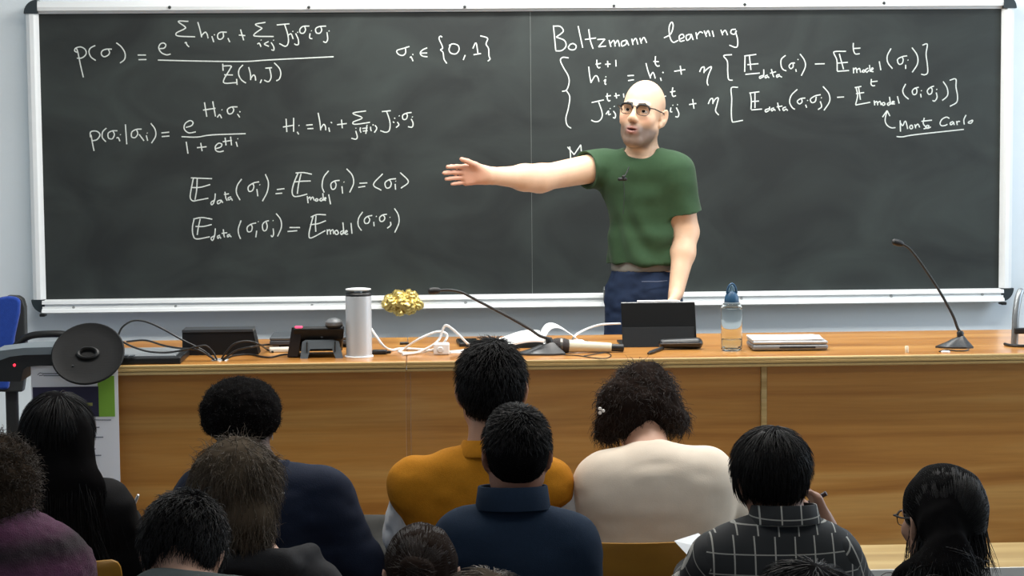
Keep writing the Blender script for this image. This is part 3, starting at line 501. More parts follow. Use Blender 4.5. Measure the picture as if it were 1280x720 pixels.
cable('black_cable', 'dark cable lying behind the console up to the black box', [at_y(158, 427, yg+0.16), at_y(182, 425.5, yg+0.16), at_y(205, 432, yg+0.1), at_y(226, 435.5, yg+0.05), at_y(246, 437, yg-0.03), at_y(262, 445.5, yg-0.012), gx+np.array([-0.014, -0.008, 0.001])], 0.0032, cb)
cable('black_cable', 'grey black cable curving over the front of the black box to its right', [gx+np.array([0.01, 0, 0.002]), at_y(282, 441, yg-0.004), at_y(291, 431, yg-0.006), at_y(302, 427, yg-0.006), at_y(314, 427, yg-0.004), at_y(325, 431, yg+0.01), dk(334, 437, 0.004), dk(341, 440, 0.004)], 0.0032, cb)
cable('black_cable', 'black cable running from the grommet right to the closed laptop', [gx+np.array([0.014, -0.004, 0.0]), at_y(286, 444, yg-0.012), at_y(298, 437, yg-0.014), at_y(318, 433, yg-0.01), dk(332, 431, 0.012), dk(344, 430.5, 0.012), dk(352, 431, 0.01)], 0.0032, cb)
cable('black_cable', 'flat black cable lying on the desk between grommet and desk phone', [gx+np.array([0.016, -0.008, -0.001]), dk(292, 444.5, 0.0035), dk(312, 443, 0.0035), dk(328, 446, 0.0035), dk(340, 446.5, 0.0035), dk(352, 443.5, 0.0035), dk(364, 442.5, 0.0035)], 0.003, cb)
# closed laptop under / behind the phone
pa = dk(337, 435.5); pb_ = dk(448, 433); wl = pb_[0]-pa[0]; dep = 0.2
lap = thing('closed_laptop', 'closed dark grey laptop lying behind the desk phone', 'laptop', ((pa[0]+pb_[0])/2, pa[1]+dep/2, DT))
MB().box(((pa[0]+pb_[0])/2, pa[1]+dep/2, DT+0.018), (wl, dep, 0.016), 0.004, None, 3).build('base', darkgrey, lap)
MB().box(((pa[0]+pb_[0])/2, pa[1]+dep/2, DT+0.032), (wl, dep, 0.011), 0.004, None, 3).build('lid', mat('laptop_lid', (92, 98, 104), 0.35, 0.4), lap)
MB().box(((pa[0]+pb_[0])/2, pa[1]+dep/2, DT+0.005), (wl*0.8, dep*0.8, 0.009), 0.002).build('feet', blackrub, lap)
pa = dk(337, 441); o = MB().box(pa+np.array([0.035, 0.03, 0.006]), (0.075, 0.06, 0.012), 0.003, 0.1).box(pa+np.array([0.033, 0.03, 0.0125]), (0.07, 0.055, 0.002), 0.0005, 0.1).build('charger_box', mat('pale_plastic', (206, 200, 186), 0.5)); tag(o, 'small pale box lying between the black case and the desk phone', 'box')
# desk phone seen from behind
pa = dk(376, 448.5); pb_ = dk(428, 448); w = pb_[0]-pa[0]; ym = pa[1]; xc = (pa[0]+pb_[0])/2
ph = thing('desk_phone', 'black desk phone on a grey arched stand seen from behind', 'phone', (xc, ym+0.07, DT))
xl_ = at_y(367, 410, ym+0.03)[0]; xr_ = at_y(430, 410, ym+0.03)[0]; zt_ = at_y(400, 408.5, ym+0.02)[2]
mb = MB(); mb.prism([(xl_, ym+0.02, zt_-0.008), (xl_, ym+0.028, zt_), (xl_, ym+0.06, zt_-0.002), (xl_-0.012, ym+0.2, DT+0.02), (xl_-0.012, ym+0.185, DT+0.004), (xl_-0.01, ym+0.1, DT+0.028), (xl_-0.004, ym+0.042, DT+0.058)], (xr_-xl_, 0, 0)); o = mb.build('phone_body', mat('phone_black', (22, 25, 28), 0.5, spec=0.3), ph)
bv = o.modifiers.new('bevel', 'BEVEL'); bv.width = 0.004; bv.segments = 2
mb = MB(); zl = DT+0.062                                # handset cradle side block
mb.prism([(xl_-0.022, ym+0.03, DT+0.004), (xl_-0.022, ym+0.12, DT+0.004), (xl_-0.006, ym+0.07, zt_-0.012), (xl_-0.006, ym+0.03, zt_-0.002)], (0.034, 0, 0.0)); mb.build('handset', mat('handset_black', (26, 24, 25), 0.4), ph)
mb = MB()
arch = [(pa[0]-0.002, DT), (pa[0]+0.022, DT), (pa[0]+0.03, DT+0.03), (pb_[0]-0.034, DT+0.03), (pb_[0]-0.022, DT), (pb_[0]+0.002, DT), (pb_[0]-0.012, DT+0.052), (pb_[0]-0.03, DT+0.058), (pa[0]+0.014, DT+0.058), (pa[0]+0.004, DT+0.052)]
mb.prism([(x, ym+(z-DT)*0.45, z) for x, z in arch], (0, 0.012, 0)); mb.build('stand', mat('stand_grey', (70, 78, 84), 0.42), ph)
for a in (pa[0]+0.02, pb_[0]-0.024): MB().box((a, ym+0.014, DT+0.037), (0.003, 0.02, 0.034), 0.001).build('stand_slot', blackpl, ph)
pz = at_y(373.5, 409.3, ym+0.03); MB().box(pz, (0.025, 0.012, 0.009), 0.003).build('red_light', mat('phone_led', (255, 70, 110), 0.4, emit=1.3), ph)
MB().lathe([(0, 0.001), (0.004, 0.001), (0.0045, 0)], (xc, ym+0.036, DT+0.067), 12, Matrix.Rotation(math.radians(70), 4, 'X')).build('emblem', darkgrey, ph)
pm = at_y(417.5, 407, ym+0.045); pm[2] = zt_-0.002
ms = thing('computer_mouse', 'small grey rounded mouse perched on top of the desk phone', 'mouse', tuple(pm))
MB().lathe([(0.026, 0.0), (0.029, 0.006), (0.028, 0.016), (0.02, 0.024), (0.008, 0.028), (0, 0.0285)], pm, 24, None, 1, 1.25).build('shell', mat('mouse_grey', (108, 110, 112), 0.35), ms, True)
MB().lathe([(0.024, -0.001), (0.0275, 0.0), (0.0285, 0.003), (0.0285, 0.005)], pm, 24, None, 1.02, 1.26).build('base', blackrub, ms, True)
# silver flask
pf = dk(449, 446); sp = ((pf-CAM)@fw)/F; rf = 16.2*sp; hf = 82*sp
fl = thing('silver_flask', 'tall silver cylinder flask with white disc lid in front of the chalk rail', 'flask', tuple(pf))
MB().lathe([(0, 0.004), (rf, 0.004), (rf, hf*0.93), (rf*0.97, hf*0.935), (0, hf*0.935)], pf, 40).build('body', mat('flask_silver', (206, 212, 217), 0.32, 0.3), fl, True)
MB().lathe([(0, 0), (rf*1.1, 0), (rf*1.12, 0.002), (rf*1.08, 0.005), (0, 0.005)], pf, 40).build('base_ring', whitepl, fl, True)
MB().lathe([(0, hf*0.93), (rf*0.99, hf*0.93), (rf*0.99, hf*0.965), (rf*0.9, hf*0.985), (0, hf*0.985)], pf, 40).build('black_band', blackpl, fl, True)
MB().lathe([(rf*0.32, hf*0.98), (rf*0.32, hf*1.015), (0, hf*1.015)], pf, 24).build('lid_neck', steel, fl, True)
MB().lathe([(0, hf*1.008), (rf*0.7, hf*1.01), (rf*0.98, hf*1.025), (rf*0.98, hf*1.04), (rf*0.6, hf*1.052), (0, hf*1.055)], pf, 40).build('disc_lid', mat('lid_white', (222, 226, 226), 0.35), fl, True)
# crumpled gold foil on the chalk rail
pg = at_y(503, 379, -0.075); sp = ((pg-CAM)@fw)/F
q = SDF(pg-0.13, pg+0.13, 0.0038)
for dx, dz, r in ((-12, 0, 13), (0, -2, 13), (12, 0, 12), (-6, -9, 8), (10, -8, 9), (-4, 8, 8), (8, 5, 9), (17, 3, 7)):
    q.ell(pg+np.array([dx*sp, 0.004*(dx % 3), -dz*sp]), (r*sp, min(r*sp, 0.036), r*sp*0.85), None, 0.008)
V, Q = q.mesh(); N_ = vnormals(V, Q); cn = sum(np.maximum(0, 1-np.abs(vnoise((V-pg) @ (RX(0.5*s_+0.4) @ RZ(0.9*s_) @ RY(0.3+s_)).T+3.0, f_, s_))*4.5) for f_, s_ in ((30, 1), (44, 2), (62, 3))); V = V+N_*(0.006+0.006*vnoise(V, 40, 7)-0.0095*cn)[:, None]
V[:, 1] = np.minimum(V[:, 1], -0.052)
o = mesh_obj('gold_foil', V, Q, mat('gold_foil', (240, 212, 128), 0.3, 0.75, noise=0.2, nscale=60), None, False); tag(o, 'crumpled ball of gold foil resting against the chalk rail', 'foil')
# white charger and its cables
pc = dk(552, 444); sp = ((pc-CAM)@fw)/F; wc = 20*sp
ch = thing('charger', 'white cube charger plug lying among white cables on the desk', 'charger', tuple(pc+np.array([0, wc/2, 0])))
MB().box(pc+np.array([0, wc*0.5, 0.019]), (wc, wc, 0.038), 0.005, None, 3).build('body', whitepl, ch)
MB().lathe([(0, 0.003), (0.008, 0.003), (0.011, 0.0)], pc+np.array([-0.004, -0.0005, 0.018]), 20, Matrix.Rotation(math.pi/2, 4, 'X')).build('socket_ring', mat('charger_grey', (214, 216, 216), 0.4), ch, True)
Yw = pc[1]+0.07
cable('white_cable', 'long white cable from behind the silver flask across to the phone', [at_y(462, 408, Yw+0.02), at_y(470, 420, Yw), at_y(480, 433, Yw), dk(490, 437.5, 0.005), dk(500, 436, 0.005), dk(520, 436.5, 0.005), dk(541, 438, 0.005), dk(556, 440, 0.005), dk(580, 438, 0.005), dk(596, 434.5, 0.005), dk(602, 432.5, 0.006)], 0.0042, cw)
cable('white_cable', 'white cable loop rising low between flask and charger', [dk(498, 439.5, 0.005), dk(505, 436, 0.01), at_y(520, 426, Yw), at_y(536, 418, Yw), at_y(548, 414.5, Yw), at_y(556, 416, Yw), at_y(559, 421, Yw), at_y(553, 430, Yw-0.01), dk(541, 437, 0.012), dk(520, 441, 0.005), dk(504, 441, 0.005), dk(498, 439.5, 0.0065)], 0.004, cw)
cable('white_cable', 'white cable making the tallest loop above the charger', [dk(503, 443, 0.005), dk(522, 440.5, 0.006), at_y(540, 432, Yw-0.02), at_y(549, 424, Yw-0.02), at_y(553, 413, Yw-0.02), at_y(556, 407.5, Yw-0.02), at_y(561, 408, Yw-0.02), at_y(572, 417, Yw-0.02), at_y(584, 429, Yw-0.02), dk(593, 436, 0.006), dk(600, 440, 0.005)], 0.0042, cw)
cable('white_cable', 'flat white cable running right from the charger towards the gooseneck microphone', [dk(563, 441, 0.02), dk(578, 441, 0.006), dk(600, 441.5, 0.005), dk(626, 441.5, 0.005), dk(644, 441, 0.005)], 0.0036, cw)
cable('white_cable', 'white cable arching from the notebook up to the tablet', [dk(716, 423, 0.02), at_y(722, 417, -1.3), at_y(735, 410.5, -1.32), at_y(750, 406, -1.34), at_y(764, 404.8, -1.35), at_y(776, 404.5, -1.36)], 0.0036, cw)
pa = dk(466, 443.5); o = MB().box(pa+np.array([0.022, 0.012, 0.008]), (0.05, 0.026, 0.015), 0.005, -0.08, 3).box(pa+np.array([0.052, 0.010, 0.007]), (0.016, 0.012, 0.009), 0.002, -0.08).build('cable_adapter', blackpl); tag(o, 'small black adapter lying right of the silver flask', 'adapter')
pa = dk(500, 431); o = MB().tube([pa+np.array([0, 0, 0.005]), pa+np.array([0.024, 0.004, 0.005])], 0.0048, 10).tube([pa+np.array([0.024, 0.004, 0.005]), pa+np.array([0.03, 0.005, 0.005])], 0.0034, 8).build('pen_cap', blackpl, None, True); tag(o, 'tiny black pen cap lying behind the white cable loops', 'pen cap')
pa = dk(574, 433.5); pb_ = dk(600, 432.5); w = pb_[0]-pa[0]
o = thing('smartphone', 'black smartphone lying flat behind the white charger cables', 'smartphone', ((pa[0]+pb_[0])/2, pa[1]+0.07, DT))
MB().box(((pa[0]+pb_[0])/2-0.004, pa[1]+0.07, DT+0.007), (w, 0.15, 0.013), 0.004, 0.06, 3).build('body', blackpl, o)
MB().box(((pa[0]+pb_[0])/2-0.004, pa[1]+0.07, DT+0.0142), (w*0.92, 0.14, 0.001), 0.0003, 0.06).build('screen', mat('phone_glass', (8, 9, 10), 0.08), o)
# open notebook
nb = thing('open_notebook', 'open notebook with white pages, one page curling up, behind the microphone', 'notebook', tuple(dk(675, 428)))
def sheet_strip(name, ps, qs, th, m, par):              # ruled sheet between two curves
    n = len(ps); V = [p for p in ps]+[q for q in qs]+[p-np.array([0, 0, th]) for p in ps]+[q-np.array([0, 0, th]) for q in qs]
    Fc = [(i, i+1, n+i+1, n+i) for i in range(n-1)]+[(2*n+i, 3*n+i, 3*n+i+1, 2*n+i+1) for i in range(n-1)]
    Fc += [(i, 2*n+i, 2*n+i+1, i+1) for i in range(n-1)]+[(n+i, n+i+1, 3*n+i+1, 3*n+i) for i in range(n-1)]+[(0, n, 3*n, 2*n), (n-1, 3*n-1, 4*n-1, 2*n-1)]
    mb = MB().add(V, Fc); return mb.build(name, m, par, True)
A0 = dk(621, 435.5); A1 = dk(680, 434.5); Bq = dk(616, 421.5); spn = A1[0]
def zq(u): return 0.006+0.02*math.sin(min(1, u)*math.pi*0.62)**1.5
dpt = 0.19
us = np.linspace(0, 1, 12)
sheet_strip('left_pages', [np.array([A0[0]+(spn-A0[0])*u, A0[1], DT+zq(u)]) for u in us], [np.array([A0[0]-0.004+(spn-A0[0])*u, A0[1]+dpt, DT+0.002+zq(u)*1.6]) for u in us], 0.006, paper, nb)
cu = [(0, 0.012), (0.006, 0.04), (0.024, 0.062), (0.05, 0.064), (0.078, 0.05), (0.1, 0.034), (0.122, 0.018)]
cu = smooth_path([(a, b_) for a, b_ in cu], 4)
sheet_strip('curled_page', [np.array([spn+0.004+a, A1[1]+0.02, DT+b_]) for a, b_ in cu], [np.array([spn+a-0.004, A1[1]+dpt, DT+b_*1.02]) for a, b_ in cu], 0.0012, paper, nb)
sheet_strip('right_pages', [np.array([spn+0.16*u, A1[1], DT+0.012-0.006*u]) for u in us], [np.array([spn-0.004+0.15*u, A1[1]+dpt, DT+0.012-0.006*u]) for u in us], 0.005, paper, nb)
MB().box((spn, A0[1]+dpt/2, DT+0.001), (0.33, dpt+0.01, 0.002), 0.0005).build('cover', blackpl, nb)
# gooseneck microphones
def gooseneck(label, base_px, tip, neck, head, x_l, x_r):
    p = dk(*base_px); s = ((p-CAM)@fw)/F; t = thing('gooseneck_microphone', label, 'microphone', tuple(p), 'gooseneck microphones')
    l = -(base_px[0]-x_l)*s; r = (x_r-base_px[0])*s; V = []
    # low wedge: pointed to the left, high at the neck
    out = [(l, 0.0), (l*0.55, -0.032), (r*0.5, -0.045), (r, -0.03), (r, 0.03), (r*0.5, 0.045), (l*0.55, 0.032)]
    mb = MB(); n = len(out); top = (r*0.35, 0.0)
    for k, (sc, z) in enumerate(((1, 0), (1, 0.006), (0.55, 0.026), (0.3, 0.04))): V += [p+np.array([top[0]*(1-sc)+x*sc, y*sc, z if k < 2 else z*(1.0 if x > -0.02 else 0.78)]) for x, y in out]
    Fc = [(k*n+i, k*n+(i+1) % n, (k+1)*n+(i+1) % n, (k+1)*n+i) for k in range(3) for i in range(n)]+[tuple(range(n))[::-1], tuple(range(3*n, 4*n))]
    mb.add(V, Fc); o = mb.build('base', mat('mic_base', (46, 48, 50), 0.32), t, True); 
    c0 = p+np.array([top[0], 0, 0.036]); MB().lathe([(0.011, 0), (0.012, 0.014), (0.008, 0.02), (0, 0.02)], c0, 16).build('neck_socket', blackpl, t, True)
    P = [c0+np.array([0, 0, 0.016])]+[at_y(x, y, p[1]+dy) for x, y, dy in neck]
    MB().tube(smooth_path(P, 8), np.linspace(0.0052, 0.0036, len(smooth_path(P, 8))), 8).build('gooseneck', cb, t, True)
    a = at_y(*head[0], p[1]+neck[-1][2]); b_ = P[-1]; d = nrm(a-b_); L = np.linalg.norm(a-b_)
    M = Vector(d).to_track_quat('Z', 'Y').to_matrix().to_4x4()
    MB().lathe([(0.005, -0.004), (0.0095, 0.002), (0.0115, L*0.45), (0.0105, L*0.85), (0.005, L), (0, L)], b_, 16, M).build('mic_head', blackrub, t, True)
    return t
gooseneck('gooseneck microphone left of centre whose neck leans far left past the notebook', (676, 443), None, [(675, 420, 0), (660, 410, 0.01), (630, 393, 0.02), (600, 377.5, 0.03), (578, 366, 0.03), (562, 362.5, 0.03), (549, 363, 0.03)], [(535, 364)], 644, 706)
gooseneck('gooseneck microphone with upright neck standing alone on the right end of desk', (1193, 434.5), None, [(1197, 410, 0), (1190, 392, 0.0), (1172, 360, 0.01), (1150, 327, 0.02), (1137, 311, 0.02), (1128, 305, 0.02)], [(1115, 301.5)], 1169, 1214)
cable('black_cable', 'thin black cable looping on the desk under the handheld microphone', [dk(704, 443.5, 0.002), dk(722, 444.5, 0.002), dk(740, 447, 0.002), dk(756, 448, 0.002), dk(764, 444.5, 0.002), dk(758, 441, 0.002), dk(744, 442.5, 0.002), dk(730, 445, 0.002)], 0.0016, cb)
cable('black_cable', 'short black cable end beside the right gooseneck microphone', [dk(1174, 439.5, 0.002), dk(1181, 437.6, 0.002), dk(1189, 437.8, 0.002), dk(1196, 438.6, 0.002), dk(1206, 438.5, 0.002), dk(1211, 437, 0.003)], 0.0022, cb)
o = MB().lathe([(0.014, 0), (0.015, 0.003), (0.012, 0.005), (0, 0.005)], dk(1182, 440.5), 20).build('white_disc', whitepl, None, True); tag(o, 'tiny white disc lying in front of the right gooseneck microphone', 'disc')
# handheld microphone lying down
ya = dk(700, 441)[1]; a = dk(690, 441.5, 0.0)+np.array([0, 0, 0.026]); b_ = dk(764, 440.5, 0.0)+np.array([0, 0.0, 0.016]); d = nrm(b_-a); L = np.linalg.norm(b_-a); M = Vector(d).to_track_quat('Z', 'Y').to_matrix().to_4x4()
hm = thing('handheld_microphone', 'cream handheld microphone with dark mesh head lying beside the gooseneck base', 'microphone', tuple(np.array([(a[0]+b_[0])/2, a[1], DT])))
MB().lathe([(0, -0.005), (0.017, -0.004), (0.0225, 0.006), (0.0255, 0.018), (0.0255, 0.04), (0.021, 0.056), (0.017, 0.058)], a, 28, M).build('mesh_head', mat('mic_mesh', (52, 46, 44), 0.45, 0.4, bump=0.5, bscale=500), hm, True)
MB().lathe([(0.0262, 0.026), (0.0268, 0.028), (0.0268, 0.032), (0.0262, 0.034)], a, 28, M).build('head_ring', mat('ring_steel', (120, 116, 110), 0.3, 0.8), hm, True)
MB().lathe([(0.0205, 0.054), (0.0205, 0.06), (0.0185, 0.09), (0.0155, L), (0, L)], a, 28, M).build('handle', mat('mic_cream', (206, 204, 182), 0.4), hm, True)
MB().lathe([(0.011, L-0.002), (0.0125, L+0.002), (0.0125, L+0.04), (0.009, L+0.042), (0, L+0.042)], a, 20, M).build('plug', blackpl, hm, True)
# tablet in a black folio
pa = dk(778, 434.5); pb_ = dk(870, 433); w = pb_[0]-pa[0]; xc = (pa[0]+pb_[0])/2; yt = pa[1]
zt_ = at_y(820, 378.5, yt+0.07)[2]
tb = thing('tablet', 'tablet standing in a black folio cover, seen from behind, before the lecturer', 'tablet', (xc, yt+0.06, DT))
hh = zt_-DT
def tilt(z): return yt+0.012+0.045*max(0, (z-DT-hh*0.42))/hh*1.5-0.0
MB().add(*(lambda P: (P, [(0, 1, 2, 3), (7, 6, 5, 4), (0, 4, 5, 1), (1, 5, 6, 2), (2, 6, 7, 3), (3, 7, 4, 0)]))([np.array(v) for v in ((xc-w/2+0.002, yt, DT+0.001), (xc+w/2-0.006, yt, DT+0.001), (xc+w/2-0.004, yt+0.03, DT+hh*0.45), (xc-w/2+0.004, yt+0.03, DT+hh*0.45), (xc-w/2+0.002, yt+0.006, DT+0.001), (xc+w/2-0.006, yt+0.006, DT+0.001), (xc+w/2-0.004, yt+0.036, DT+hh*0.45), (xc-w/2+0.004, yt+0.036, DT+hh*0.45))])).build('folio_stand', mat('folio_low', (26, 28, 30), 0.7, spec=0.15), tb)
R_ = Matrix.Rotation(math.radians(-20), 3, 'X'); mid = np.array([xc+0.004, yt+0.05, DT+hh*0.54])
MB().box(mid, (w+0.002, 0.006, hh*0.97), 0.002, R_).build('folio_back', mat('folio_black', (13, 14, 15), 0.7, spec=0.12), tb)
MB().box(mid+np.array([0, 0.007, 0.003]), (w, 0.006, hh*0.96), 0.002, R_).build('tablet_body', mat('tablet_rim', (150, 152, 154), 0.3, 0.7), tb)
MB().box(mid+np.array([0, 0.0115, 0.004]), (w*0.95, 0.002, hh*0.9), 0.0005, R_).build('screen', mat('tablet_glass', (14, 16, 18), 0.08), tb)
MB().box((xc, yt+0.12, DT+0.004), (w, 0.15, 0.006), 0.002).build('keyboard_cover', blackpl, tb)
pt = np.array(mid)+np.array(R_ @ Vector((0.006, 0.006, hh*0.485+0.004)))
o = MB().tube([pt+np.array([-0.076, 0, 0.003]), pt+np.array([0.06, 0, 0.003]), pt+np.array([0.072, 0, 0.003])], [0.0043, 0.0043, 0.0015], 10).build('stylus', whitepl, None, True); tag(o, 'white stylus clipped along the top edge of the tablet', 'stylus')
# black glasses case, marker
p = dk(852, 437.5); q = SDF(p-0.12, p+0.12, 0.005); q.cap(p+np.array([-0.058, 0.03, 0.019]), p+np.array([0.056, 0.03, 0.019]), 0.0155, 0.0195, 0.01, ((0, 1, 0), 1.5)); q.cut(p+np.array([0, 0, 0.001]), (0, 0, -1))
V, Q = q.mesh(); gc = thing('glasses_case', 'black rounded glasses case lying in front of the tablet', 'glasses case', tuple(p+np.array([0, 0.03, 0])))
mesh_obj('shell', V, Q, mat('case_gloss', (20, 21, 23), 0.3), gc); MB().tube([p+np.array([-0.07, 0.0015, 0.021]), p+np.array([0, -0.0005, 0.022]), p+np.array([0.065, 0.0, 0.022])], 0.0016, 6).build('seam', mat('seam_grey', (112, 114, 116), 0.3, 0.4), gc, True)
a = dk(810, 444)+np.array([0, 0, 0.006]); b_ = dk(828, 437.5)+np.array([0, 0, 0.006]); o = MB().tube([a, a+(b_-a)*0.12, a+(b_-a)*0.14, b_], [0.003, 0.0048, 0.0062, 0.0062], 10).build('marker_pen', blackpl, None, True); tag(o, 'black marker pen lying in front of the tablet', 'pen')
# water bottle
p = dk(914.5, 438.5); sp = ((p-CAM)@fw)/F; r = 13.2*sp; H = 62*sp
bt = thing('water_bottle', 'clear plastic water bottle with blue sports cap on the desk', 'bottle', tuple(p))
clear = mat('clear_plastic', (246, 250, 250), 0.03, trans=1.0, ior=1.12); 
MB().lathe([(0, 0.004), (r*0.9, 0.002), (r, 0.008), (r*0.99, H*0.5), (r, H*0.86), (r*0.93, H*0.93), (r*0.62, H), (r*0.6, H*1.0), (r*0.915, H*0.925), (r*0.978, H*0.86), (r*0.972, 0.012), (r*0.86, 0.007), (0, 0.008)], p, 40).build('body', clear, bt, True, angle=60)
MB().lathe([(0, 0.009), (r*0.9, 0.01), (r*0.96, 0.016), (r*0.96, H*0.235), (0, H*0.235)], p, 40).build('water', mat('water', (240, 248, 250), 0.0, trans=1.0, ior=1.2), bt, True)
MB().lathe([(r*1.003, 0.0495), (r*1.02, 0.0505), (r*1.02, 0.0515), (r*1.003, 0.0525)], p+np.array([0, 0, H*0.55]), 40).build('ring_mark', clear, bt, True)
blue = mat('cap_blue', (34, 78, 112), 0.4)
MB().lathe([(r*0.68, H*0.985), (r*0.7, H*1.0), (r*0.64, H*1.09), (r*0.5, H*1.16), (r*0.36, H*1.2), (0, H*1.2)], p, 28).build('cap', blue, bt, True)
MB().lathe([(r*0.3, H*1.19), (r*0.26, H*1.28), (r*0.12, H*1.34), (0, H*1.34)], p, 20).build('spout', mat('spout_blue', (120, 158, 180), 0.4), bt, True)
MB().tube(smooth_path([p+np.array([-r*0.5, -r*0.2, H*1.17]), p+np.array([-r*0.32, -r*0.3, H*1.3]), p+np.array([0, -r*0.3, H*1.36]), p+np.array([r*0.3, -r*0.3, H*1.29]), p+np.array([r*0.46, -r*0.2, H*1.17])], 5), 0.0035, 8).build('cap_loop', blue, bt, True)
# laptop with papers
pa = dk(949, 439.5); pb_ = dk(1039, 438.5); w = pb_[0]-pa[0]; xc = (pa[0]+pb_[0])/2-0.012
lp = thing('closed_laptop', 'closed grey laptop under white papers right of the water bottle', 'laptop', (xc, pa[1]+0.1, DT))
MB().box((xc, pa[1]+0.085, DT+0.012), (w+0.012, 0.17, 0.02), 0.008, -0.04, 3).build('base', mat('laptop_grey', (128, 132, 136), 0.4, 0.3), lp)
MB().box((xc, pa[1]+0.085, DT+0.028), (w+0.01, 0.168, 0.011), 0.005, -0.04, 3).build('lid', mat('laptop_lid_light', (176, 180, 184), 0.35, 0.3), lp)
MB().box((xc+0.02, pa[1]+0.0, DT+0.012), (w*0.5, 0.004, 0.006), 0.001, -0.04).build('front_vent', blackpl, lp)
o = MB().box((xc-0.01, pa[1]+0.088, DT+0.0365), (w*0.96, 0.16, 0.005), 0.001, -0.03).build('paper_stack', paper); tag(o, 'thin stack of white papers lying on the grey laptop', 'papers')
o = MB().box((xc+0.05, pa[1]+0.072, DT+0.0395), (w*0.52, 0.13, 0.0008), 0.0, -0.1).build('paper_sheet', paper); tag(o, 'loose white sheet on the right half of the paper stack', 'paper')
# chalk stub, stand at the right end
p = dk(1133.5, 441); o = MB().lathe([(0, 0), (0.0055, 0.0), (0.006, 0.002), (0.006, 0.02), (0.0045, 0.0225), (0, 0.0225)], p, 14).build('chalk_stub', mat('chalk_cream', (228, 220, 196), 0.8), None, True); tag(o, 'tiny stub of cream chalk standing on the bare right part of the desk', 'chalk')
p = dk(1271, 431); st = thing('tablet_stand', 'grey metal stand with black joint at the far right end of the desk', 'stand', tuple(p))
Yp = p[1]
MB().tube(smooth_path([at_y(1268, 430, Yp), at_y(1269, 412, Yp), at_y(1270, 392, Yp+0.01), at_y(1273, 372, Yp+0.03), at_y(1277, 362, Yp+0.05)], 6), [0.012]*24+[0.008], 10).build('arm', mat('stand_metal', (128, 134, 138), 0.35, 0.6), st, True)
MB().box(at_y(1275, 413.5, Yp-0.012), (0.04, 0.022, 0.02), 0.004).build('joint', blackpl, st)
MB().tube(smooth_path([dk(1256, 430, 0.005), dk(1262, 431.5, 0.005), dk(1276, 432.5, 0.005), dk(1290, 432, 0.005)], 5), 0.005, 8).build('foot', blackpl, st, True)
# ------------------------------------------------------------------ people
def skin_mat(name, rgb, rough=0.5):
    return mat(name, rgb, rough, attr='tint', noise=0.05, nscale=30, bump=0.05, bscale=220)
class Frame:                                          # head frame: local x right of the person, y towards the face, z up
    def __init__(s, c, R, k=1.0, an=(1, 1, 1)): s.c = np.asarray(c, float); s.R = np.asarray(R); s.k = k; s.an = np.array(an, float)
    def __call__(s, x, y, z): return s.c+s.R @ (np.array([x, y, z])*s.an*s.k)
    def loc(s, P): return ((P-s.c) @ s.R)/(s.k*s.an)
def head_sdf(q, h, ears=True, face=True):
    k = h.k; e = lambda c, r, kk=0.02, R=None, op='u': q.ell(h(*c), np.array(r)*h.an*k, h.R if R is None else h.R @ R, kk*k, op)
    c = lambda a, b, ra, rb, kk=0.01, op='u': q.cap(h(*a), h(*b), ra*k, rb*k, kk*k, None, op)
    e((0, -0.012, 0.03), (0.076, 0.098, 0.084)); e((0, 0.03, -0.035), (0.062, 0.062, 0.078), 0.03)
    c((-0.05, 0.0, -0.055), (-0.018, 0.062, -0.098), 0.018, 0.016, 0.03); c((0.05, 0.0, -0.055), (0.018, 0.062, -0.098), 0.018, 0.016, 0.03)
    e((0, 0.07, -0.1), (0.024, 0.02, 0.017), 0.02)
    if face:
        for s in (-1, 1):
            e((s*0.043, 0.06, -0.026), (0.022, 0.022, 0.02), 0.02); e((s*0.031, 0.099, -0.002), (0.017, 0.015, 0.011), 0.016, None, 's')
            e((s*0.031, 0.0775, 0.0042), (0.0165, 0.0125, 0.0085), 0.006); e((s*0.031, 0.0765, -0.0125), (0.015, 0.011, 0.0065), 0.006)
            c((s*0.014, 0.09, 0.015), (s*0.046, 0.079, 0.017), 0.009, 0.008, 0.014)
            e((s*0.0125, 0.103, -0.036), (0.0085, 0.011, 0.008), 0.008); e((s*0.0062, 0.109, -0.0425), (0.0034, 0.005, 0.0035), 0.003, None, 's')
        c((0, 0.091, 0.006), (0, 0.114, -0.03), 0.0075, 0.0112, 0.014); e((0, 0.086, -0.068), (0.03, 0.017, 0.019), 0.016)
    if ears:
        for s in (-1, 1):
            Re = RY(s*0.16) @ RZ(s*0.42); e((s*0.083, -0.01, -0.006), (0.0085, 0.019, 0.032), 0.006, Re); e((s*0.0875, -0.003, 0.002), (0.006, 0.010, 0.017), 0.005, Re, 's'); e((s*0.077, 0.003, -0.032), (0.006, 0.009, 0.01), 0.008)
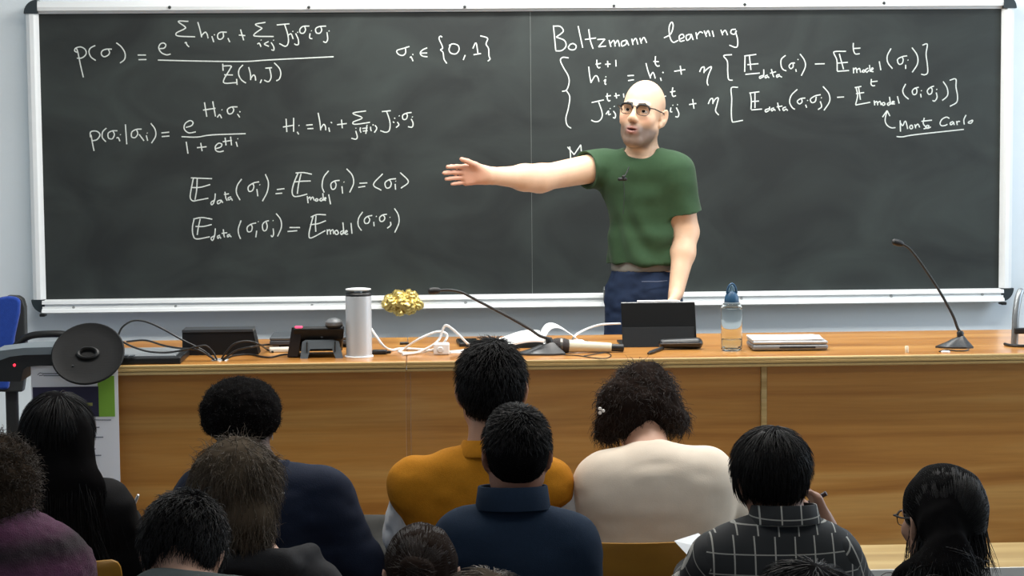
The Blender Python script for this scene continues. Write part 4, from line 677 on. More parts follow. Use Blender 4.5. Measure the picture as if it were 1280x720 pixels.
def hand_sdf(q, w, f, pn, th, sc=1.0, bend=(0.25, 0.35, 0.25), spread=0.10, thumb=(0.75, 0.25)):
    """w wrist, f along the hand, pn palm normal (fingers curl to it), th thumb side"""
    f = nrm(f); th = nrm(np.asarray(th)-f*(np.asarray(th)@f)); p0 = np.cross(f, th); pn = p0 if p0 @ np.asarray(pn) > 0 else -p0
    K = []
    for i, (s, l, L, r) in enumerate(((0.029, 0.088, 0.072, 0.0086), (0.0095, 0.092, 0.08, 0.0088), (-0.0095, 0.088, 0.074, 0.0082), (-0.027, 0.08, 0.058, 0.0072))):
        kn = w+(f*l+th*s)*sc; q.cap(w+(f*0.012+th*s*0.55)*sc, kn, 0.0135*sc, 0.0115*sc, 0.014*sc); K.append((kn, s, L, r))
    q.cap(w-f*0.01*sc, w+f*0.025*sc, 0.0235*sc, 0.022*sc, 0.02*sc, (pn, 0.72))
    for kn, s, L, r in K:
        a = kn; ang = 0.0; dirv = nrm(f+th*spread*s/0.029)
        for j, fr in enumerate((0.45, 0.31, 0.24)):
            ang += bend[j]; d = dirv*math.cos(ang)+pn*math.sin(ang); b = a+d*L*fr*sc
            q.cap(a, b, (r-0.0006*j)*sc, (r-0.0006*(j+1))*sc, 0.0035*sc); a = b
    b0 = w+(f*0.024+th*0.02)*sc; d = nrm(f*math.cos(thumb[0])+th*math.sin(thumb[0])+pn*thumb[1]); b1 = b0+d*0.04*sc; d2 = nrm(d+f*0.3); b2 = b1+d2*0.033*sc; d3 = nrm(d2+f*0.25); b3 = b2+d3*0.026*sc
    q.cap(b0, b1, 0.0145*sc, 0.0115*sc, 0.014*sc); q.cap(b1, b2, 0.0108*sc, 0.0096*sc, 0.004*sc); q.cap(b2, b3, 0.0096*sc, 0.0078*sc, 0.003*sc)
    return K
def person_meshes(root, body, skin, skin_rgb, tint=None):
    V, Q = body.mesh(); V = relax(V, Q, 1, 0.35); c = np.tile(np.array([*lin(skin_rgb), 1.0]), (len(V), 1))
    if tint: tint(V, c)
    return mesh_obj('body', V, Q, skin, root, True, None, {'tint': ('FLOAT_COLOR', c)})
def garment(root, name, q, m, fold=0.006, ff=9, sq=(1, 1, 1), seed=3, attrs=None, rel=1, fine=0.0):
    V, Q = q.mesh(); V = relax(V, Q, rel, 0.5); N = vnormals(V, Q); n = vnoise(V*np.array(sq), ff, seed)+0.5*vnoise(V*np.array(sq), ff*2.3, seed+5)
    V = V+N*(n*fold)[:, None]
    if fine: V = V+N*(vnoise(V, 90, seed)*fine)[:, None]
    return mesh_obj(name, V, Q, m, root, True, None, attrs(V) if attrs else None)
EYEW = mat('eye_white', (226, 224, 218), 0.2); EYED = mat('eye_dark', (30, 22, 18), 0.15); FRAMEM = mat('spectacle_frame', (18, 18, 20), 0.35); LENS = mat('spectacle_lens', (228, 224, 220), 0.02, trans=1.0, ior=1.03)  # slight grey tint in the lens colour stands in for eye-socket shade
def spectacles(root, h, m, r=0.021, top=0.0028, lens=False):
    s_ = MB()
    for sd in (-1, 1):
        P = [h(sd*0.032+0.0235*math.copysign(abs(math.cos(a))**0.7, math.cos(a)), 0.106-0.010*abs(sd*0.032+0.0235*math.cos(a))/0.05, 0.0-0.001+0.0175*math.copysign(abs(math.sin(a))**0.7, math.sin(a))) for a in np.linspace(0, 2*math.pi, 29)]
        rr = [top*h.k if math.sin(a) > 0.1 else 0.0012*h.k for a in np.linspace(0, 2*math.pi, 29)]
        s_.tube(P, rr, 6, False)
        s_.tube([h(sd*0.055, 0.098, 0.008), h(sd*0.071, 0.085, 0.009), h(sd*0.081, 0.04, 0.008), h(sd*0.083, 0.0, 0.01), h(sd*0.08, -0.02, -0.004)], 0.0022*h.k, 6)
    s_.tube([h(-0.01, 0.107, 0.006), h(0, 0.11, 0.008), h(0.01, 0.107, 0.006)], 0.002*h.k, 6)
    o = s_.build('spectacles', m, root, True)
    if lens:
        for sd in (-1, 1):
            c = [h(sd*0.032+0.0225*math.copysign(abs(math.cos(a))**0.7, math.cos(a)), 0.1055-0.010*abs(sd*0.032+0.0235*math.cos(a))/0.05, -0.001+0.0165*math.copysign(abs(math.sin(a))**0.7, math.sin(a))) for a in np.linspace(0, 2*math.pi, 24, endpoint=False)]
            MB().prism(c, h.R @ np.array([0, -0.0012, 0])).build('lens', LENS, o)
    return o
def hairmesh(root, name, q, m, amp, fr, seed, st=None, rel=1, sq=(1, 1, 1)):
    V, Q = q.mesh(); V = relax(V, Q, rel, 0.5); N = vnormals(V, Q); n = vnoise(V*np.array(sq), fr, seed)+0.6*vnoise(V*np.array(sq), fr*2.1, seed+3); V = V+N*(n*amp)[:, None]
    L = [(V, Q)]
    if st:
        for s in (st if isinstance(st, list) else [st]):
            g = np.random.default_rng(seed+s.get('sd', 0)); ok = np.arange(len(V))
            if 'where' in s: ok = np.nonzero(s['where'](V))[0]
            if len(ok) == 0: continue
            i = g.choice(ok, s['n']); D = N[i]*s.get('lift', 0.5)+s.get('dir', lambda P: np.zeros_like(P))(V[i])+g.normal(size=(len(i), 3))*s.get('rand', 0.25)
            D /= np.linalg.norm(D, axis=1)[:, None]+1e-9
            L.append(strands(V[i]-N[i]*s.get('sink', 0.004), D, s.get('seg', 7), s['len'], s.get('r', 0.0011), s.get('flow'), s.get('curl', 0.0), s.get('grav', 0.0), s.get('cf', 2.2), seed+1, s.get('hug')))
    nb = len(Q); V, Q = merge(*L); o = mesh_obj(name, V, Q, m, root)
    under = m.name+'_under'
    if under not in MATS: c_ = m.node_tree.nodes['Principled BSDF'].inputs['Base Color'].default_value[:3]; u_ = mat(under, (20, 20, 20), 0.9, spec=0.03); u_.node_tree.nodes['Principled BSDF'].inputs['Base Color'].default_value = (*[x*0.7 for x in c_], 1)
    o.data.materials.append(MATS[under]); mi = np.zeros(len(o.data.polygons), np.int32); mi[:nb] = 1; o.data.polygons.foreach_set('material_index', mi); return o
def hair_mat(name, rgb, rough=0.5, spec=0.22): return mat(name, rgb, rough, spec=spec, noise=0.3, nscale=60, bump=0.35, bscale=260, stretch=(2.2, 2.2, 0.5))
def down_flow(h, k=0.5):
    """combing field: hair lies along the skull and runs down and back"""
    def f(P):
        L = h.loc(P); T = L-np.array([0.01, -0.055, 0.125]); T /= np.linalg.norm(T, axis=1)[:, None]+1e-6; T[:, 2] -= 0.15; n = L/(np.linalg.norm(L, axis=1)[:, None]+1e-9); T = T-n*(T*n).sum(1)[:, None]; T /= np.linalg.norm(T, axis=1)[:, None]+1e-3; return (T @ h.R.T)*k
    return f
TROUS = mat('dark_denim', (38, 42, 54), 0.85, noise=0.15, nscale=90); SHOE = mat('shoe_black', (24, 24, 26), 0.5)

def collar_ring(root, name, c0, c1, r0, r1, m, th=0.006, tilt=0.12, sy=1.0):
    d = nrm(np.asarray(c1)-np.asarray(c0)); L = float(np.linalg.norm(np.asarray(c1)-np.asarray(c0))); M = Matrix.Rotation(-tilt, 4, 'X')
    return MB().lathe([(r0-th, -0.006), (r0, -0.006), (r0, 0.0), (r0*0.6+r1*0.4, L*0.4), (r1, L-0.002), (r1-th*0.3, L), (r1-th*0.7, L), (r1-th, L-0.002), (r0*0.6+r1*0.4-th, L*0.4), (r0-th, -0.006)], c0, 48, M, 1.0, sy).build(name, m, root, True, angle=70)
def student(label, Y, head, neck, shL, shR, skin_rgb, lean=0.06, hs=1.0, pitch=-0.1, yaw=0.0, roll=0.0, cloth=None, cname='sweater', sr=0.066, chest=0.155, depth=0.62, el=None, wr=None, collar=None, garment_fn=None, hands=True, fold=0.006, attrs=None, extra=None, sleeves=None, back=0.0, hunch=0.0, hdir=None, arm_r=1.0, fs=(1.0, 1.0, 1.6)):
    """a seated listener seen from behind; pixel joints on the plane y = Y (the spine), facing +y"""
    N0 = at_y(*neck, Y); A = at_y(*shL, Y+0.01); B = at_y(*shR, Y+0.01); H = at_y(head[0], head[1], Y+lean)
    h = Frame(H, RZ(yaw) @ RX(pitch) @ RY(roll), hs); S_ = (A+B)/2; pel = np.array([S_[0], Y-0.02+back, SF+0.56])
    root = thing('person', label, 'person', (S_[0], Y, SF), None)
    ch_ = np.array([S_[0], Y+0.02, S_[2]-0.1]); wa = (pel+ch_)/2+np.array([0, -0.015-hunch*0.3, 0]); up = S_+np.array([0, -0.02-hunch, -0.03])
    EL = []; WR = []
    for i, (s, sg) in enumerate(((A, -1), (B, 1))):
        e = s+np.array([sg*0.045, 0.10, -0.25]); w = np.array([S_[0]+sg*0.13, Y+0.34, SF+0.735])
        if el and el[i]: e = at_y(el[i][0], el[i][1], Y+el[i][2])
        if wr and wr[i]: w = at_y(wr[i][0], wr[i][1], Y+wr[i][2])
        EL.append(e); WR.append(w)
    def torso(q, g):
        dp = ((0, 1, 0), depth)
        q.cap(pel, wa, chest*0.98+g, chest*0.93+g, 0.05, dp); q.cap(wa, ch_, chest*0.95+g, chest*1.04+g, 0.05, dp)
        q.cap(A+np.array([0.02, 0, -0.02]), B+np.array([-0.02, 0, -0.02]), sr+g, sr+g, 0.05); [q.cap(N0+np.array([0, 0, -0.052]), x*0.9+y*0.1+np.array([0, 0, 0.012]), 0.05+g, 0.05+g, 0.03) for x, y in ((A, B), (B, A))]
        q.ell(up, (chest*0.95+g, 0.075+hunch*0.5+g, 0.105+g), None, 0.05)
    def arms(q, g, upto=1.0, sides=(0, 1)):
        for i in sides:
            s = (A, B)[i]; e = EL[i]; w = e+(WR[i]-e)*upto
            q.cap(s, e, (0.055*arm_r+g), (0.043*arm_r+g), 0.05); q.cap(e, w, (0.042*arm_r+g), (0.030*arm_r+g), 0.025)
    lo = np.minimum.reduce([A-0.2, B-0.2, pel-0.3, H-0.2, *[x-0.2 for x in EL+WR]]); hi_ = np.maximum.reduce([A+0.2, B+0.2, H+0.17, pel+0.3, *[x+0.22 for x in EL+WR]])
    lo[2] = SF-0.02; hi_[1] = max(hi_[1], Y+0.72)
    zf = min(A[2], B[2])-0.02
    q = SDF(lo, hi_, (0.0065, 0.0075, [(SF+0.68, 0.012), (hi_[2], 0.005)]))
    torso(q, -0.012); arms(q, -0.010); head_sdf(q, h)
    q.cap(N0+np.array([0, 0.0, -0.04]), h(0, -0.022, -0.05), 0.062*hs, 0.055*hs, 0.03); 
    for i, sg in enumerate((-1, 1)):
        kn = pel+np.array([sg*0.11, 0.42, -0.05]); an = np.array([kn[0], kn[1]+0.03, SF+0.09]); q.cap(pel+np.array([sg*0.09, 0.02, -0.03]), kn, 0.078, 0.055, 0.04); q.cap(kn, an, 0.052, 0.036, 0.03); q.cap(an+np.array([0, -0.02, -0.05]), an+np.array([0, 0.13, -0.06]), 0.034, 0.03, 0.03)
        if hands:
            f = nrm(WR[i]-EL[i]); f = nrm(np.array([f[0], f[1]+0.3, f[2]*0.2]))
            if hdir and hdir[i]: hand_sdf(q, WR[i], hdir[i], (-sg, 0.2, 0.3), (0, 1, -0.3), 0.95, (0.5, 0.8, 0.5), 0.02)
            else: hand_sdf(q, WR[i], f, (0, 0, -1), (-sg, 0, 0), 0.95)
    skinm = skin_mat('skin', (200, 150, 120)); body = person_meshes(root, q, skinm, skin_rgb)
    if cloth:
        q = SDF(lo, hi_, (0.007, 0.009, [(SF+0.4, 0.02), (SF+0.72, 0.009), (hi_[2], 0.0065)])); torso(q, 0.006); 
        if sleeves is None: arms(q, 0.010)
        if collar: collar(q, N0, h, A, B)
        if garment_fn: garment_fn(q, dict(N0=N0, A=A, B=B, EL=EL, WR=WR, h=h, pel=pel, S=S_))
        q.cut(np.array([0, 0, SF+0.47]), (0, 0, -1))
        garment(root, cname, q, cloth, fold, 9, fs, int(abs(neck[0])) % 50, (lambda V: attrs(V, dict(A=A, B=B, EL=EL, WR=WR, N0=N0, S=S_))) if attrs else None)
        if sleeves == 'varsity':
            for i in (0, 1):
                q = SDF(np.minimum.reduce([(A, B)[i], EL[i], WR[i]])-0.12, np.maximum.reduce([(A, B)[i], EL[i], WR[i]])+0.12, 0.007)
                q.cap((A, B)[i], EL[i], 0.068, 0.062, 0.03); q.cap(EL[i], WR[i], 0.06, 0.045, 0.03)
                garment(root, 'sleeve', q, mat('varsity_sleeve', (226, 230, 234), 0.45, noise=0.04, nscale=20), 0.006, 22, (1, 1, 1), 4+i)
    q = SDF((pel[0]-0.3, pel[1]-0.2, SF), (pel[0]+0.3, pel[1]+0.7, pel[2]+0.08), 0.013)
    q.cap(pel+np.array([-0.07, 0, -0.03]), pel+np.array([0.07, 0, -0.03]), 0.105, 0.105, 0.04)
    for sg in (-1, 1):
        kn = pel+np.array([sg*0.11, 0.42, -0.05]); an = np.array([kn[0], kn[1]+0.03, SF+0.09]); q.cap(pel+np.array([sg*0.09, 0.02, -0.03]), kn, 0.092, 0.068, 0.04); q.cap(kn, an, 0.066, 0.052, 0.03)
    garment(root, 'trousers', q, TROUS, 0.006, 10)
    for sg in (-1, 1):
        an = pel+np.array([sg*0.11, 0.45, 0]); an[2] = SF+0.05; q = SDF(an-np.array([0.08, 0.1, 0.06]), an+np.array([0.08, 0.24, 0.1]), 0.01); q.cap(an+np.array([0, -0.02, -0.0]), an+np.array([0, 0.15, -0.012]), 0.047, 0.042, 0.02); q.cut(np.array([0, 0, SF+0.002]), (0, 0, -1)); V, Q = q.mesh(); mesh_obj('shoe', V, Q, SHOE, root)
    if extra: extra(root, h, dict(A=A, B=B, EL=EL, WR=WR, N0=N0, S=S_, pel=pel))
    return root, h, dict(A=A, B=B, EL=EL, WR=WR, N0=N0, S=S_, pel=pel)
def scalp(q, h, top=0.012, back=0.016, side=0.010, nz=-0.02, k=0.015):
    """short hair: a shell a little larger than the skull, ending at the nape and the forehead"""
    K = h.k; q.ell(h(0, -0.018-back*0.3, 0.032), np.array([0.077+side, 0.098+back, 0.085+top])*K, h.R, k); q.ell(h(0, -0.045, nz), np.array([0.062+side*0.6, 0.064+back*0.6, 0.06])*K, h.R, 0.02)
def ear_cut(q, h):
    for s in (-1, 1): q.ell(h(s*0.088, 0.012, -0.02), np.array([0.03, 0.03, 0.042])*h.k, h.R, 0.012, 's')
def face_cut(q, h, y=0.05, tilt=0.35, z=0.07):
    """opens the hair over the face"""
    q.ell(h(0, 0.125, -0.05), np.array([0.066, 0.085, 0.105])*h.k, h.R, 0.01, 's')
HB = hair_mat('hair_black', (17, 16, 17)); HBR = hair_mat('hair_dark_brown', (44, 34, 29)); HGB = hair_mat('hair_grey_brown', (86, 75, 62)); HCB = hair_mat('hair_brown_curly', (62, 51, 41)); HAF = hair_mat('hair_afro', (19, 17, 17), 0.7, 0.25)
def hb(h, a=0.2, b=0.2): K = h.k; return SDF(h.c-np.array([0.16+a, 0.17+a, 0.16+b])*K, h.c+np.array([0.16+a, 0.17+a, 0.17+a])*K, 0.0055)
RAD = np.array([0.09, 0.115, 0.1])
def comb(h, n, ln, r=0.001, lift=0.02, rand=0.12, k=0.6, sd=1, curl=0.0, cf=1.0, **kw):
    f = down_flow(h, k); d = dict(n=n, len=ln, lift=0.0, rand=rand, r=r, seg=6, dir=f, flow=f, hug=(h, RAD, lift), sink=0.001, sd=sd, curl=curl, cf=cf); d.update(kw); return d
def pull(h, tie, n, ln, r=0.001, k=0.5, sd=1, **kw):
    """hair combed back to a knot"""
    def f(P):
        T = tie-P; T /= np.linalg.norm(T, axis=1)[:, None]+1e-6; nn = h.loc(P); nn = (nn/(np.linalg.norm(nn, axis=1)[:, None]+1e-9)) @ h.R.T; return (T-nn*(T*nn).sum(1)[:, None])*k
    d = dict(n=n, len=ln, lift=0.0, rand=0.06, r=r, seg=6, dir=f, flow=f, hug=(h, RAD, 0.0), sink=0.0005, sd=sd); d.update(kw); return d
R1, R2, R3, R4 = -3.0, -3.75, -4.5, -5.1
# --- mustard varsity jacket
def mustard_collar(q, N0, h, A, B):
    for s, sg in ((A, 1), (B, -1)): q.cap(s, s+np.array([sg*0.02, 0.01, -0.03]), 0.074, 0.06, 0.03)
r, h, j = student('person in a mustard jacket with white sleeves and short black hair, front row', R1, (614, 489), (614, 546), (519, 606), (684, 606), (178, 132, 104), 0.05, 1.03, -0.12, 0.0, 0.0,
    mat('mustard_wool', (182, 120, 28), 0.9, noise=0.08, nscale=120, bump=0.2, bscale=420), 'jacket', 0.066, 0.184, 0.56, el=[(511, 668, 0.06), (711, 664, 0.06)], collar=mustard_collar, sleeves='varsity', fold=0.007)
collar_ring(r, 'collar', j['N0']+np.array([0, 0.0, -0.045]), j['N0']+np.array([0, 0.0, -0.008]), 0.09, 0.075, MATS['mustard_wool'])
q = hb(h); scalp(q, h, 0.018, 0.014, 0.009); ear_cut(q, h); face_cut(q, h)
hairmesh(r, 'hair', q, HB, 0.004, 30, 2, [comb(h, 3500, 0.03, lift=0.05, rand=0.3, curl=0.25), dict(n=300, len=0.022, lift=0.8, rand=0.5, r=0.0008, seg=5, curl=0.4, sd=3, where=lambda V: h.loc(V)[:, 2] > 0.03)])
# --- navy quarter zip
def stand_collar(q, N0, h, A, B):
    pass
r, h, j = student('person in a navy sweatshirt with stand-up collar and cropped black hair, second row', R2, (646, 571), (641, 618), (580, 676), (711, 681), (150, 104, 82), 0.02, 0.86, -0.06, 0.0, 0.0,
    mat('navy_fleece', (28, 42, 60), 0.9, noise=0.06, nscale=140, bump=0.15, bscale=500), 'sweatshirt', 0.066, 0.155, 0.65, collar=stand_collar, fold=0.005)
collar_ring(r, 'collar', j['N0']+np.array([0, 0.0, -0.026]), j['N0']+np.array([0, 0.0, 0.02]), 0.084, 0.078, MATS['navy_fleece'], 0.008, 0.1)
q = hb(h); scalp(q, h, 0.02, 0.012, 0.007, 0.0); ear_cut(q, h); face_cut(q, h)
hairmesh(r, 'hair', q, HB, 0.002, 40, 5, [dict(n=3000, len=0.006, lift=0.8, rand=0.35, r=0.001, seg=3, where=lambda V: h.loc(V)[:, 2] < 0.07), comb(h, 2600, 0.02, lift=0.06, rand=0.35, curl=0.3, where=lambda V: h.loc(V)[:, 2] > 0.03, sd=2)])
# --- afro, navy shirt
def band_collar(q, N0, h, A, B):
    pass
r, h, j = student('person with a round black afro and dark navy shirt, front row left', R1, (304, 531), (327, 576), (254, 628), (405, 624), (86, 60, 48), 0.07, 0.92, -0.3, 0.0, 0.0,
    mat('navy_shirt', (22, 30, 48), 0.8, noise=0.07, nscale=60, bump=0.12, bscale=300), 'shirt', 0.078, 0.185, 0.62, el=[(228, 702, 0.02), (449, 706, -0.01)], collar=band_collar, fold=0.009, arm_r=1.25)
collar_ring(r, 'collar', j['N0']+np.array([0, 0.0, -0.04]), j['N0']+np.array([0, 0.0, -0.0]), 0.084, 0.073, MATS['navy_shirt'])
c0 = h(0, -0.015, 0.02); pxm = 1/485.0
q = SDF(c0-0.19, c0+0.19, 0.005); qc = at_y(301, 513, R1+0.05)
q.ell(qc+np.array([0, 0.0, 0.004]), (0.104, 0.105, 0.083)); q.ell(qc+np.array([0.0, -0.01, -0.022]), (0.096, 0.09, 0.06), None, 0.03); q.ell(h(0, 0.15, -0.06), (0.07, 0.085, 0.11), h.R, 0.01, 's'); 
q.cap(h(-0.13, 0.0, -0.075), h(0.13, 0.0, -0.075), 0.03, 0.03, 0.02, None, 's')
hairmesh(r, 'hair', q, HAF, 0.0035, 55, 9, [dict(n=3600, len=0.016, lift=0.9, rand=0.5, r=0.001, seg=4, curl=1.1, cf=1.9)])
MB().tube([h(0.083, 0.0, -0.02), h(0.0835, 0.002, -0.045)], 0.0012, 6).build('earring', steel, r, True)
# --- long straight black hair, black top
r, h, j = student('person with long straight black hair and a black top, front row far left', R1, (74, 545), (76, 600), (8, 640), (134, 634), (178, 136, 112), 0.06, 0.9, -0.1, 0.0, 0.0,
    mat('black_knit', (15, 15, 17), 0.85, noise=0.08, nscale=80, bump=0.1, bscale=300), 'top', 0.064, 0.155, 0.62, el=[None, (166, 705, 0.06)], wr=[None, (158, 652, 0.24)], fold=0.006)
q = SDF(h.c-np.array([0.2, 0.2, 0.47]), h.c+np.array([0.2, 0.17, 0.15]), 0.006); scalp(q, h, 0.014, 0.016, 0.014)
for x0_, x1_, rr in ((-0.058, -0.078, 0.038), (-0.02, -0.03, 0.052), (0.02, 0.028, 0.052), (0.058, 0.07, 0.038)):
    p = h(x0_, -0.07, 0.0); b_ = np.array([h.c[0]+x1_, j['N0'][1]-0.105, j['S'][2]-0.16]); mid_ = np.array([h.c[0]+x1_*1.18, j['N0'][1]-0.055, h.c[2]-0.12]); q.cap(p, mid_, rr, rr*1.05, 0.04, ((0, 1, 0), 0.7)); q.cap(mid_, b_, rr*1.05, rr*0.8, 0.04, ((0, 1, 0), 0.6))
face_cut(q, h)
hairmesh(r, 'hair', q, HB, 0.0035, 22, 13, [comb(h, 2600, 0.07, rand=0.05, where=lambda V: h.loc(V)[:, 2] > 0.0, sd=8), dict(n=5200, len=0.13, lift=0.1, rand=0.05, r=0.0009, seg=7, dir=lambda P: np.tile([0, -0.08, -1.0], (len(P), 1)), where=lambda V: (V[:, 2] < h.c[2]) & (V[:, 1] < h.c[1]), grav=0.3, sink=0.001), dict(n=50, len=0.17, lift=0.1, rand=0.12, r=0.0011, seg=7, dir=lambda P: np.tile([0.35, -0.1, -1.0], (len(P), 1)), where=lambda V: (V[:, 0] > h.c[0]+0.075) & (V[:, 2] < h.c[2]-0.05), grav=0.1, sink=0.0, sd=4)], sq=(1, 1, 0.2))
pa = at_y(157, 654, R1+0.24); pb_ = at_y(173, 618.5, R1+0.2); o = MB().tube([pa, pb_-(pb_-pa)*0.12, pb_], [0.0042, 0.0042, 0.003], 10).build('white_pen', whitepl, None, True, base=pa); tag(o, 'white pen held up by the long-haired person in black', 'pen')
# --- cream jumper, leaning over the table
def cream_extra(q, d):
    q.ell(d['S']+np.array([0.0, -0.045, -0.045]), (0.185, 0.09, 0.12), None, 0.06); q.cap(d['S']+np.array([0, -0.03, -0.12]), d['pel'], 0.165, 0.155, 0.06, ((0, 1, 0), 0.6))
r, h, j = student('person in a cream jumper bent forward, dark curly hair with clips, front row', R1, (803, 518), (812, 556), (752, 604), (886, 596), (196, 148, 122), 0.17, 0.95, -0.75, -0.1, 0.0,
    mat('cream_jersey', (226, 212, 194), 0.8, noise=0.03, nscale=30, bump=0.06, bscale=300), 'jumper', 0.07, 0.165, 0.66, el=[(733, 662, 0.10), (926, 662, 0.14)], wr=[(760, 676, 0.34), (880, 670, 0.36)], garment_fn=cream_extra, fold=0.004, hunch=0.02, arm_r=1.1)
q = hb(h, 0.25, 0.3); scalp(q, h, 0.02, 0.02, 0.02)
def blob(px, py, dy, rx, rz=None, k=0.03): q.ell(at_y(px, py, R1+dy), np.array([rx, rx*0.9, rz or rx])/485, None, k)
for a in ((790, 506, 0.1, 38, 28), (765, 520, 0.1, 20, 32), (757, 540, 0.11, 14, 14), (820, 505, 0.11, 28, 22), (838, 522, 0.12, 17, 15), (850, 528, 0.13, 13, 13), (776, 498, 0.12, 24, 20), (786, 530, 0.07, 18, 18), (836, 522, 0.08, 20, 16)): blob(*a)
hairmesh(r, 'hair', q, HBR, 0.006, 34, 17, [dict(n=4200, len=0.04, lift=0.12, rand=0.35, r=0.001, seg=7, grav=0.12, curl=0.6, cf=0.9, flow=down_flow(h, 0.2)), dict(n=160, len=0.035, lift=0.5, rand=0.6, r=0.0009, seg=8, grav=0.2, curl=0.7, cf=1.1, where=lambda V: V[:, 0] < at_y(770, 530, R1)[0], sd=5)])
for a, b_, n_ in ((751, 513, 3), (812, 483, 2)):
    mb = MB()
    for k in range(n_): 
        p = at_y(a+(k % 2)*4-1, b_-2+k*2.6, R1+0.03 if a < 800 else R1+0.08); mb.lathe([(0, -0.005), (0.0042, -0.003), (0.005, 0), (0.0042, 0.003), (0, 0.005)], p, 12)
    mb.build('hair_clip', mat('pearl', (236, 232, 226), 0.2), r, True)
# --- plaid shirt
def plaid_mat(name, o, u, v, yoke=None, uo=0.2, vo=0.55):
    """checks woven along the directions u and v, counted from the world point o"""
    m = bpy.data.materials.new(name); m.use_nodes = True; N = m.node_tree.nodes; L = m.node_tree.links; b = N['Principled BSDF']; b.inputs['Roughness'].default_value = 0.85
    tc = N.new('ShaderNodeTexCoord')
    def mth(op, x, y=None):
        n = N.new('ShaderNodeMath'); n.operation = op
        for i, k in enumerate((x, y)):
            if k is None: continue
            if isinstance(k, (int, float)): n.inputs[i].default_value = k
            else: L.new(k, n.inputs[i])
        return n.outputs[0]
    def proj(d):
        n = N.new('ShaderNodeVectorMath'); n.operation = 'DOT_PRODUCT'; n.inputs[1].default_value = tuple(d); L.new(tc.outputs['Object'], n.inputs[0]); return mth('SUBTRACT', n.outputs['Value'], float(np.dot(o, d)))
    sp = 0.0445; U = mth('ADD', mth('DIVIDE', proj(u), sp), uo); Vv = mth('ADD', mth('DIVIDE', proj(v), sp), vo)
    if yoke is not None: low = mth('LESS_THAN', Vv, vo); U = mth('ADD', U, mth('MULTIPLY', low, 0.22)); Vv = mth('ADD', Vv, mth('MULTIPLY', low, 0.35))
    li = lambda k, wd: mth('LESS_THAN', mth('FRACT', k), wd)
    mx = mth('MAXIMUM', li(U, 0.075), mth('MULTIPLY', li(Vv, 0.06), 0.85))
    t = N.new('ShaderNodeTexNoise'); t.inputs['Scale'].default_value = 260; mr = N.new('ShaderNodeMapRange'); mr.inputs['To Min'].default_value = 0.3; mr.inputs['To Max'].default_value = 0.8; L.new(t.outputs['Fac'], mr.inputs['Value'])
    k = mth('MULTIPLY', mx, mr.outputs[0])
    c = N.new('ShaderNodeMix'); c.data_type = 'RGBA'; c.inputs[6].default_value = (*lin((30, 33, 36)), 1); c.inputs[7].default_value = (*lin((206, 206, 198)), 1); L.new(k, c.inputs[0]); L.new(c.outputs[2], b.inputs['Base Color']); return m
def plaid_extra(root, h, d):
    o0 = ORI[root]; A, B, EL, WR, N0, S = (d[k] for k in ('A', 'B', 'EL', 'WR', 'N0', 'S'))
    for ch in root.children:
        if ch.name.split('.')[0] == 'shirt': ch.data.materials[0] = plaid_mat('plaid_body', np.array([S[0], 0, at_y(970, 674, R2-0.1)[2]])-o0, (1, 0, 0), (0, 0, 1), True)
    for s, e, w, sg in ((A, EL[0], WR[0], -1), (B, EL[1], WR[1], 1)):
        q = SDF(np.minimum.reduce([s, e, w])-0.12, np.maximum.reduce([s, e, w])+0.12, 0.0065); q.cap(s+np.array([-sg*0.01, 0, -0.012]), e, 0.073, 0.06, 0.03); q.cap(e, e+(w-e)*0.72, 0.058, 0.05, 0.03)
        ax = nrm(e-s); garment(root, 'sleeve', q, plaid_mat('plaid_sleeve', s-o0, nrm(np.cross(ax, [0, 1, 0])), ax, None, 0.3, 0.2), 0.005, 14, (1, 1, 1), 8)
    collar_ring(root, 'collar', N0+np.array([0, 0.0, -0.022]), N0+np.array([0, 0.0, 0.014]), 0.083, 0.074, plaid_mat('plaid_collar', N0-o0, (1, 0, 0), (0, 0, 1), None, 0.45, 0.2), 0.006)
def shirt_collar(q, N0, h, A, B):
    q.ring(N0+np.array([0, 0, -0.016]), N0+np.array([0, 0.012, 0.028]), 0.082, 0.074, 0.007, 0.004)
r, h, j = student('person in a black and white checked shirt with a bowl of black hair, second row', R2, (965, 602), (980, 638), (893, 697), (1046, 692), (150, 112, 92), 0.04, 0.88, -0.3, 0.05, -0.06,
    mat('plaid_plain', (34, 37, 40), 0.85), 'shirt', 0.064, 0.16, 0.62, el=[(866, 744, 0.1), (1062, 742, 0.14)], wr=[(868, 715, 0.3), (1036, 662, 0.2)], sleeves='own', fold=0.003, extra=plaid_extra, hdir=[None, (-0.35, 0.25, 0.9)])
q = hb(h); scalp(q, h, 0.022, 0.014, 0.006, 0.01); 
for a in ((942, 580, 0.04, 16, 24), (986, 578, 0.04, 14, 24), (964, 572, 0.02, 34, 30), (929, 594, 0.05, 8, 18), (998, 588, 0.05, 6, 16)): q.ell(at_y(a[0], a[1], R2+a[2]), np.array([a[3], a[3]*0.95+6, a[4]])/568, None, 0.03)
face_cut(q, h)
hairmesh(r, 'hair', q, HB, 0.0045, 30, 21, [comb(h, 5600, 0.05, lift=0.025, rand=0.2, curl=0.1), dict(n=260, len=0.03, lift=0.15, rand=0.15, r=0.0009, seg=5, grav=0.3, dir=down_flow(h, 1.0), where=lambda V: h.loc(V)[:, 2] < -0.03, sd=6)])
pa = at_y(1003, 633, R2+0.32); pb_ = at_y(1033, 616.5, R2+0.3); o = MB().tube([pa, pa+(pb_-pa)*0.1, pb_], [0.003, 0.006, 0.006], 10).build('dark_pen', mat('pen_dark', (40, 26, 30), 0.4), None, True, base=pa); tag(o, 'dark pen held up beside the neck of the checked shirt', 'pen')
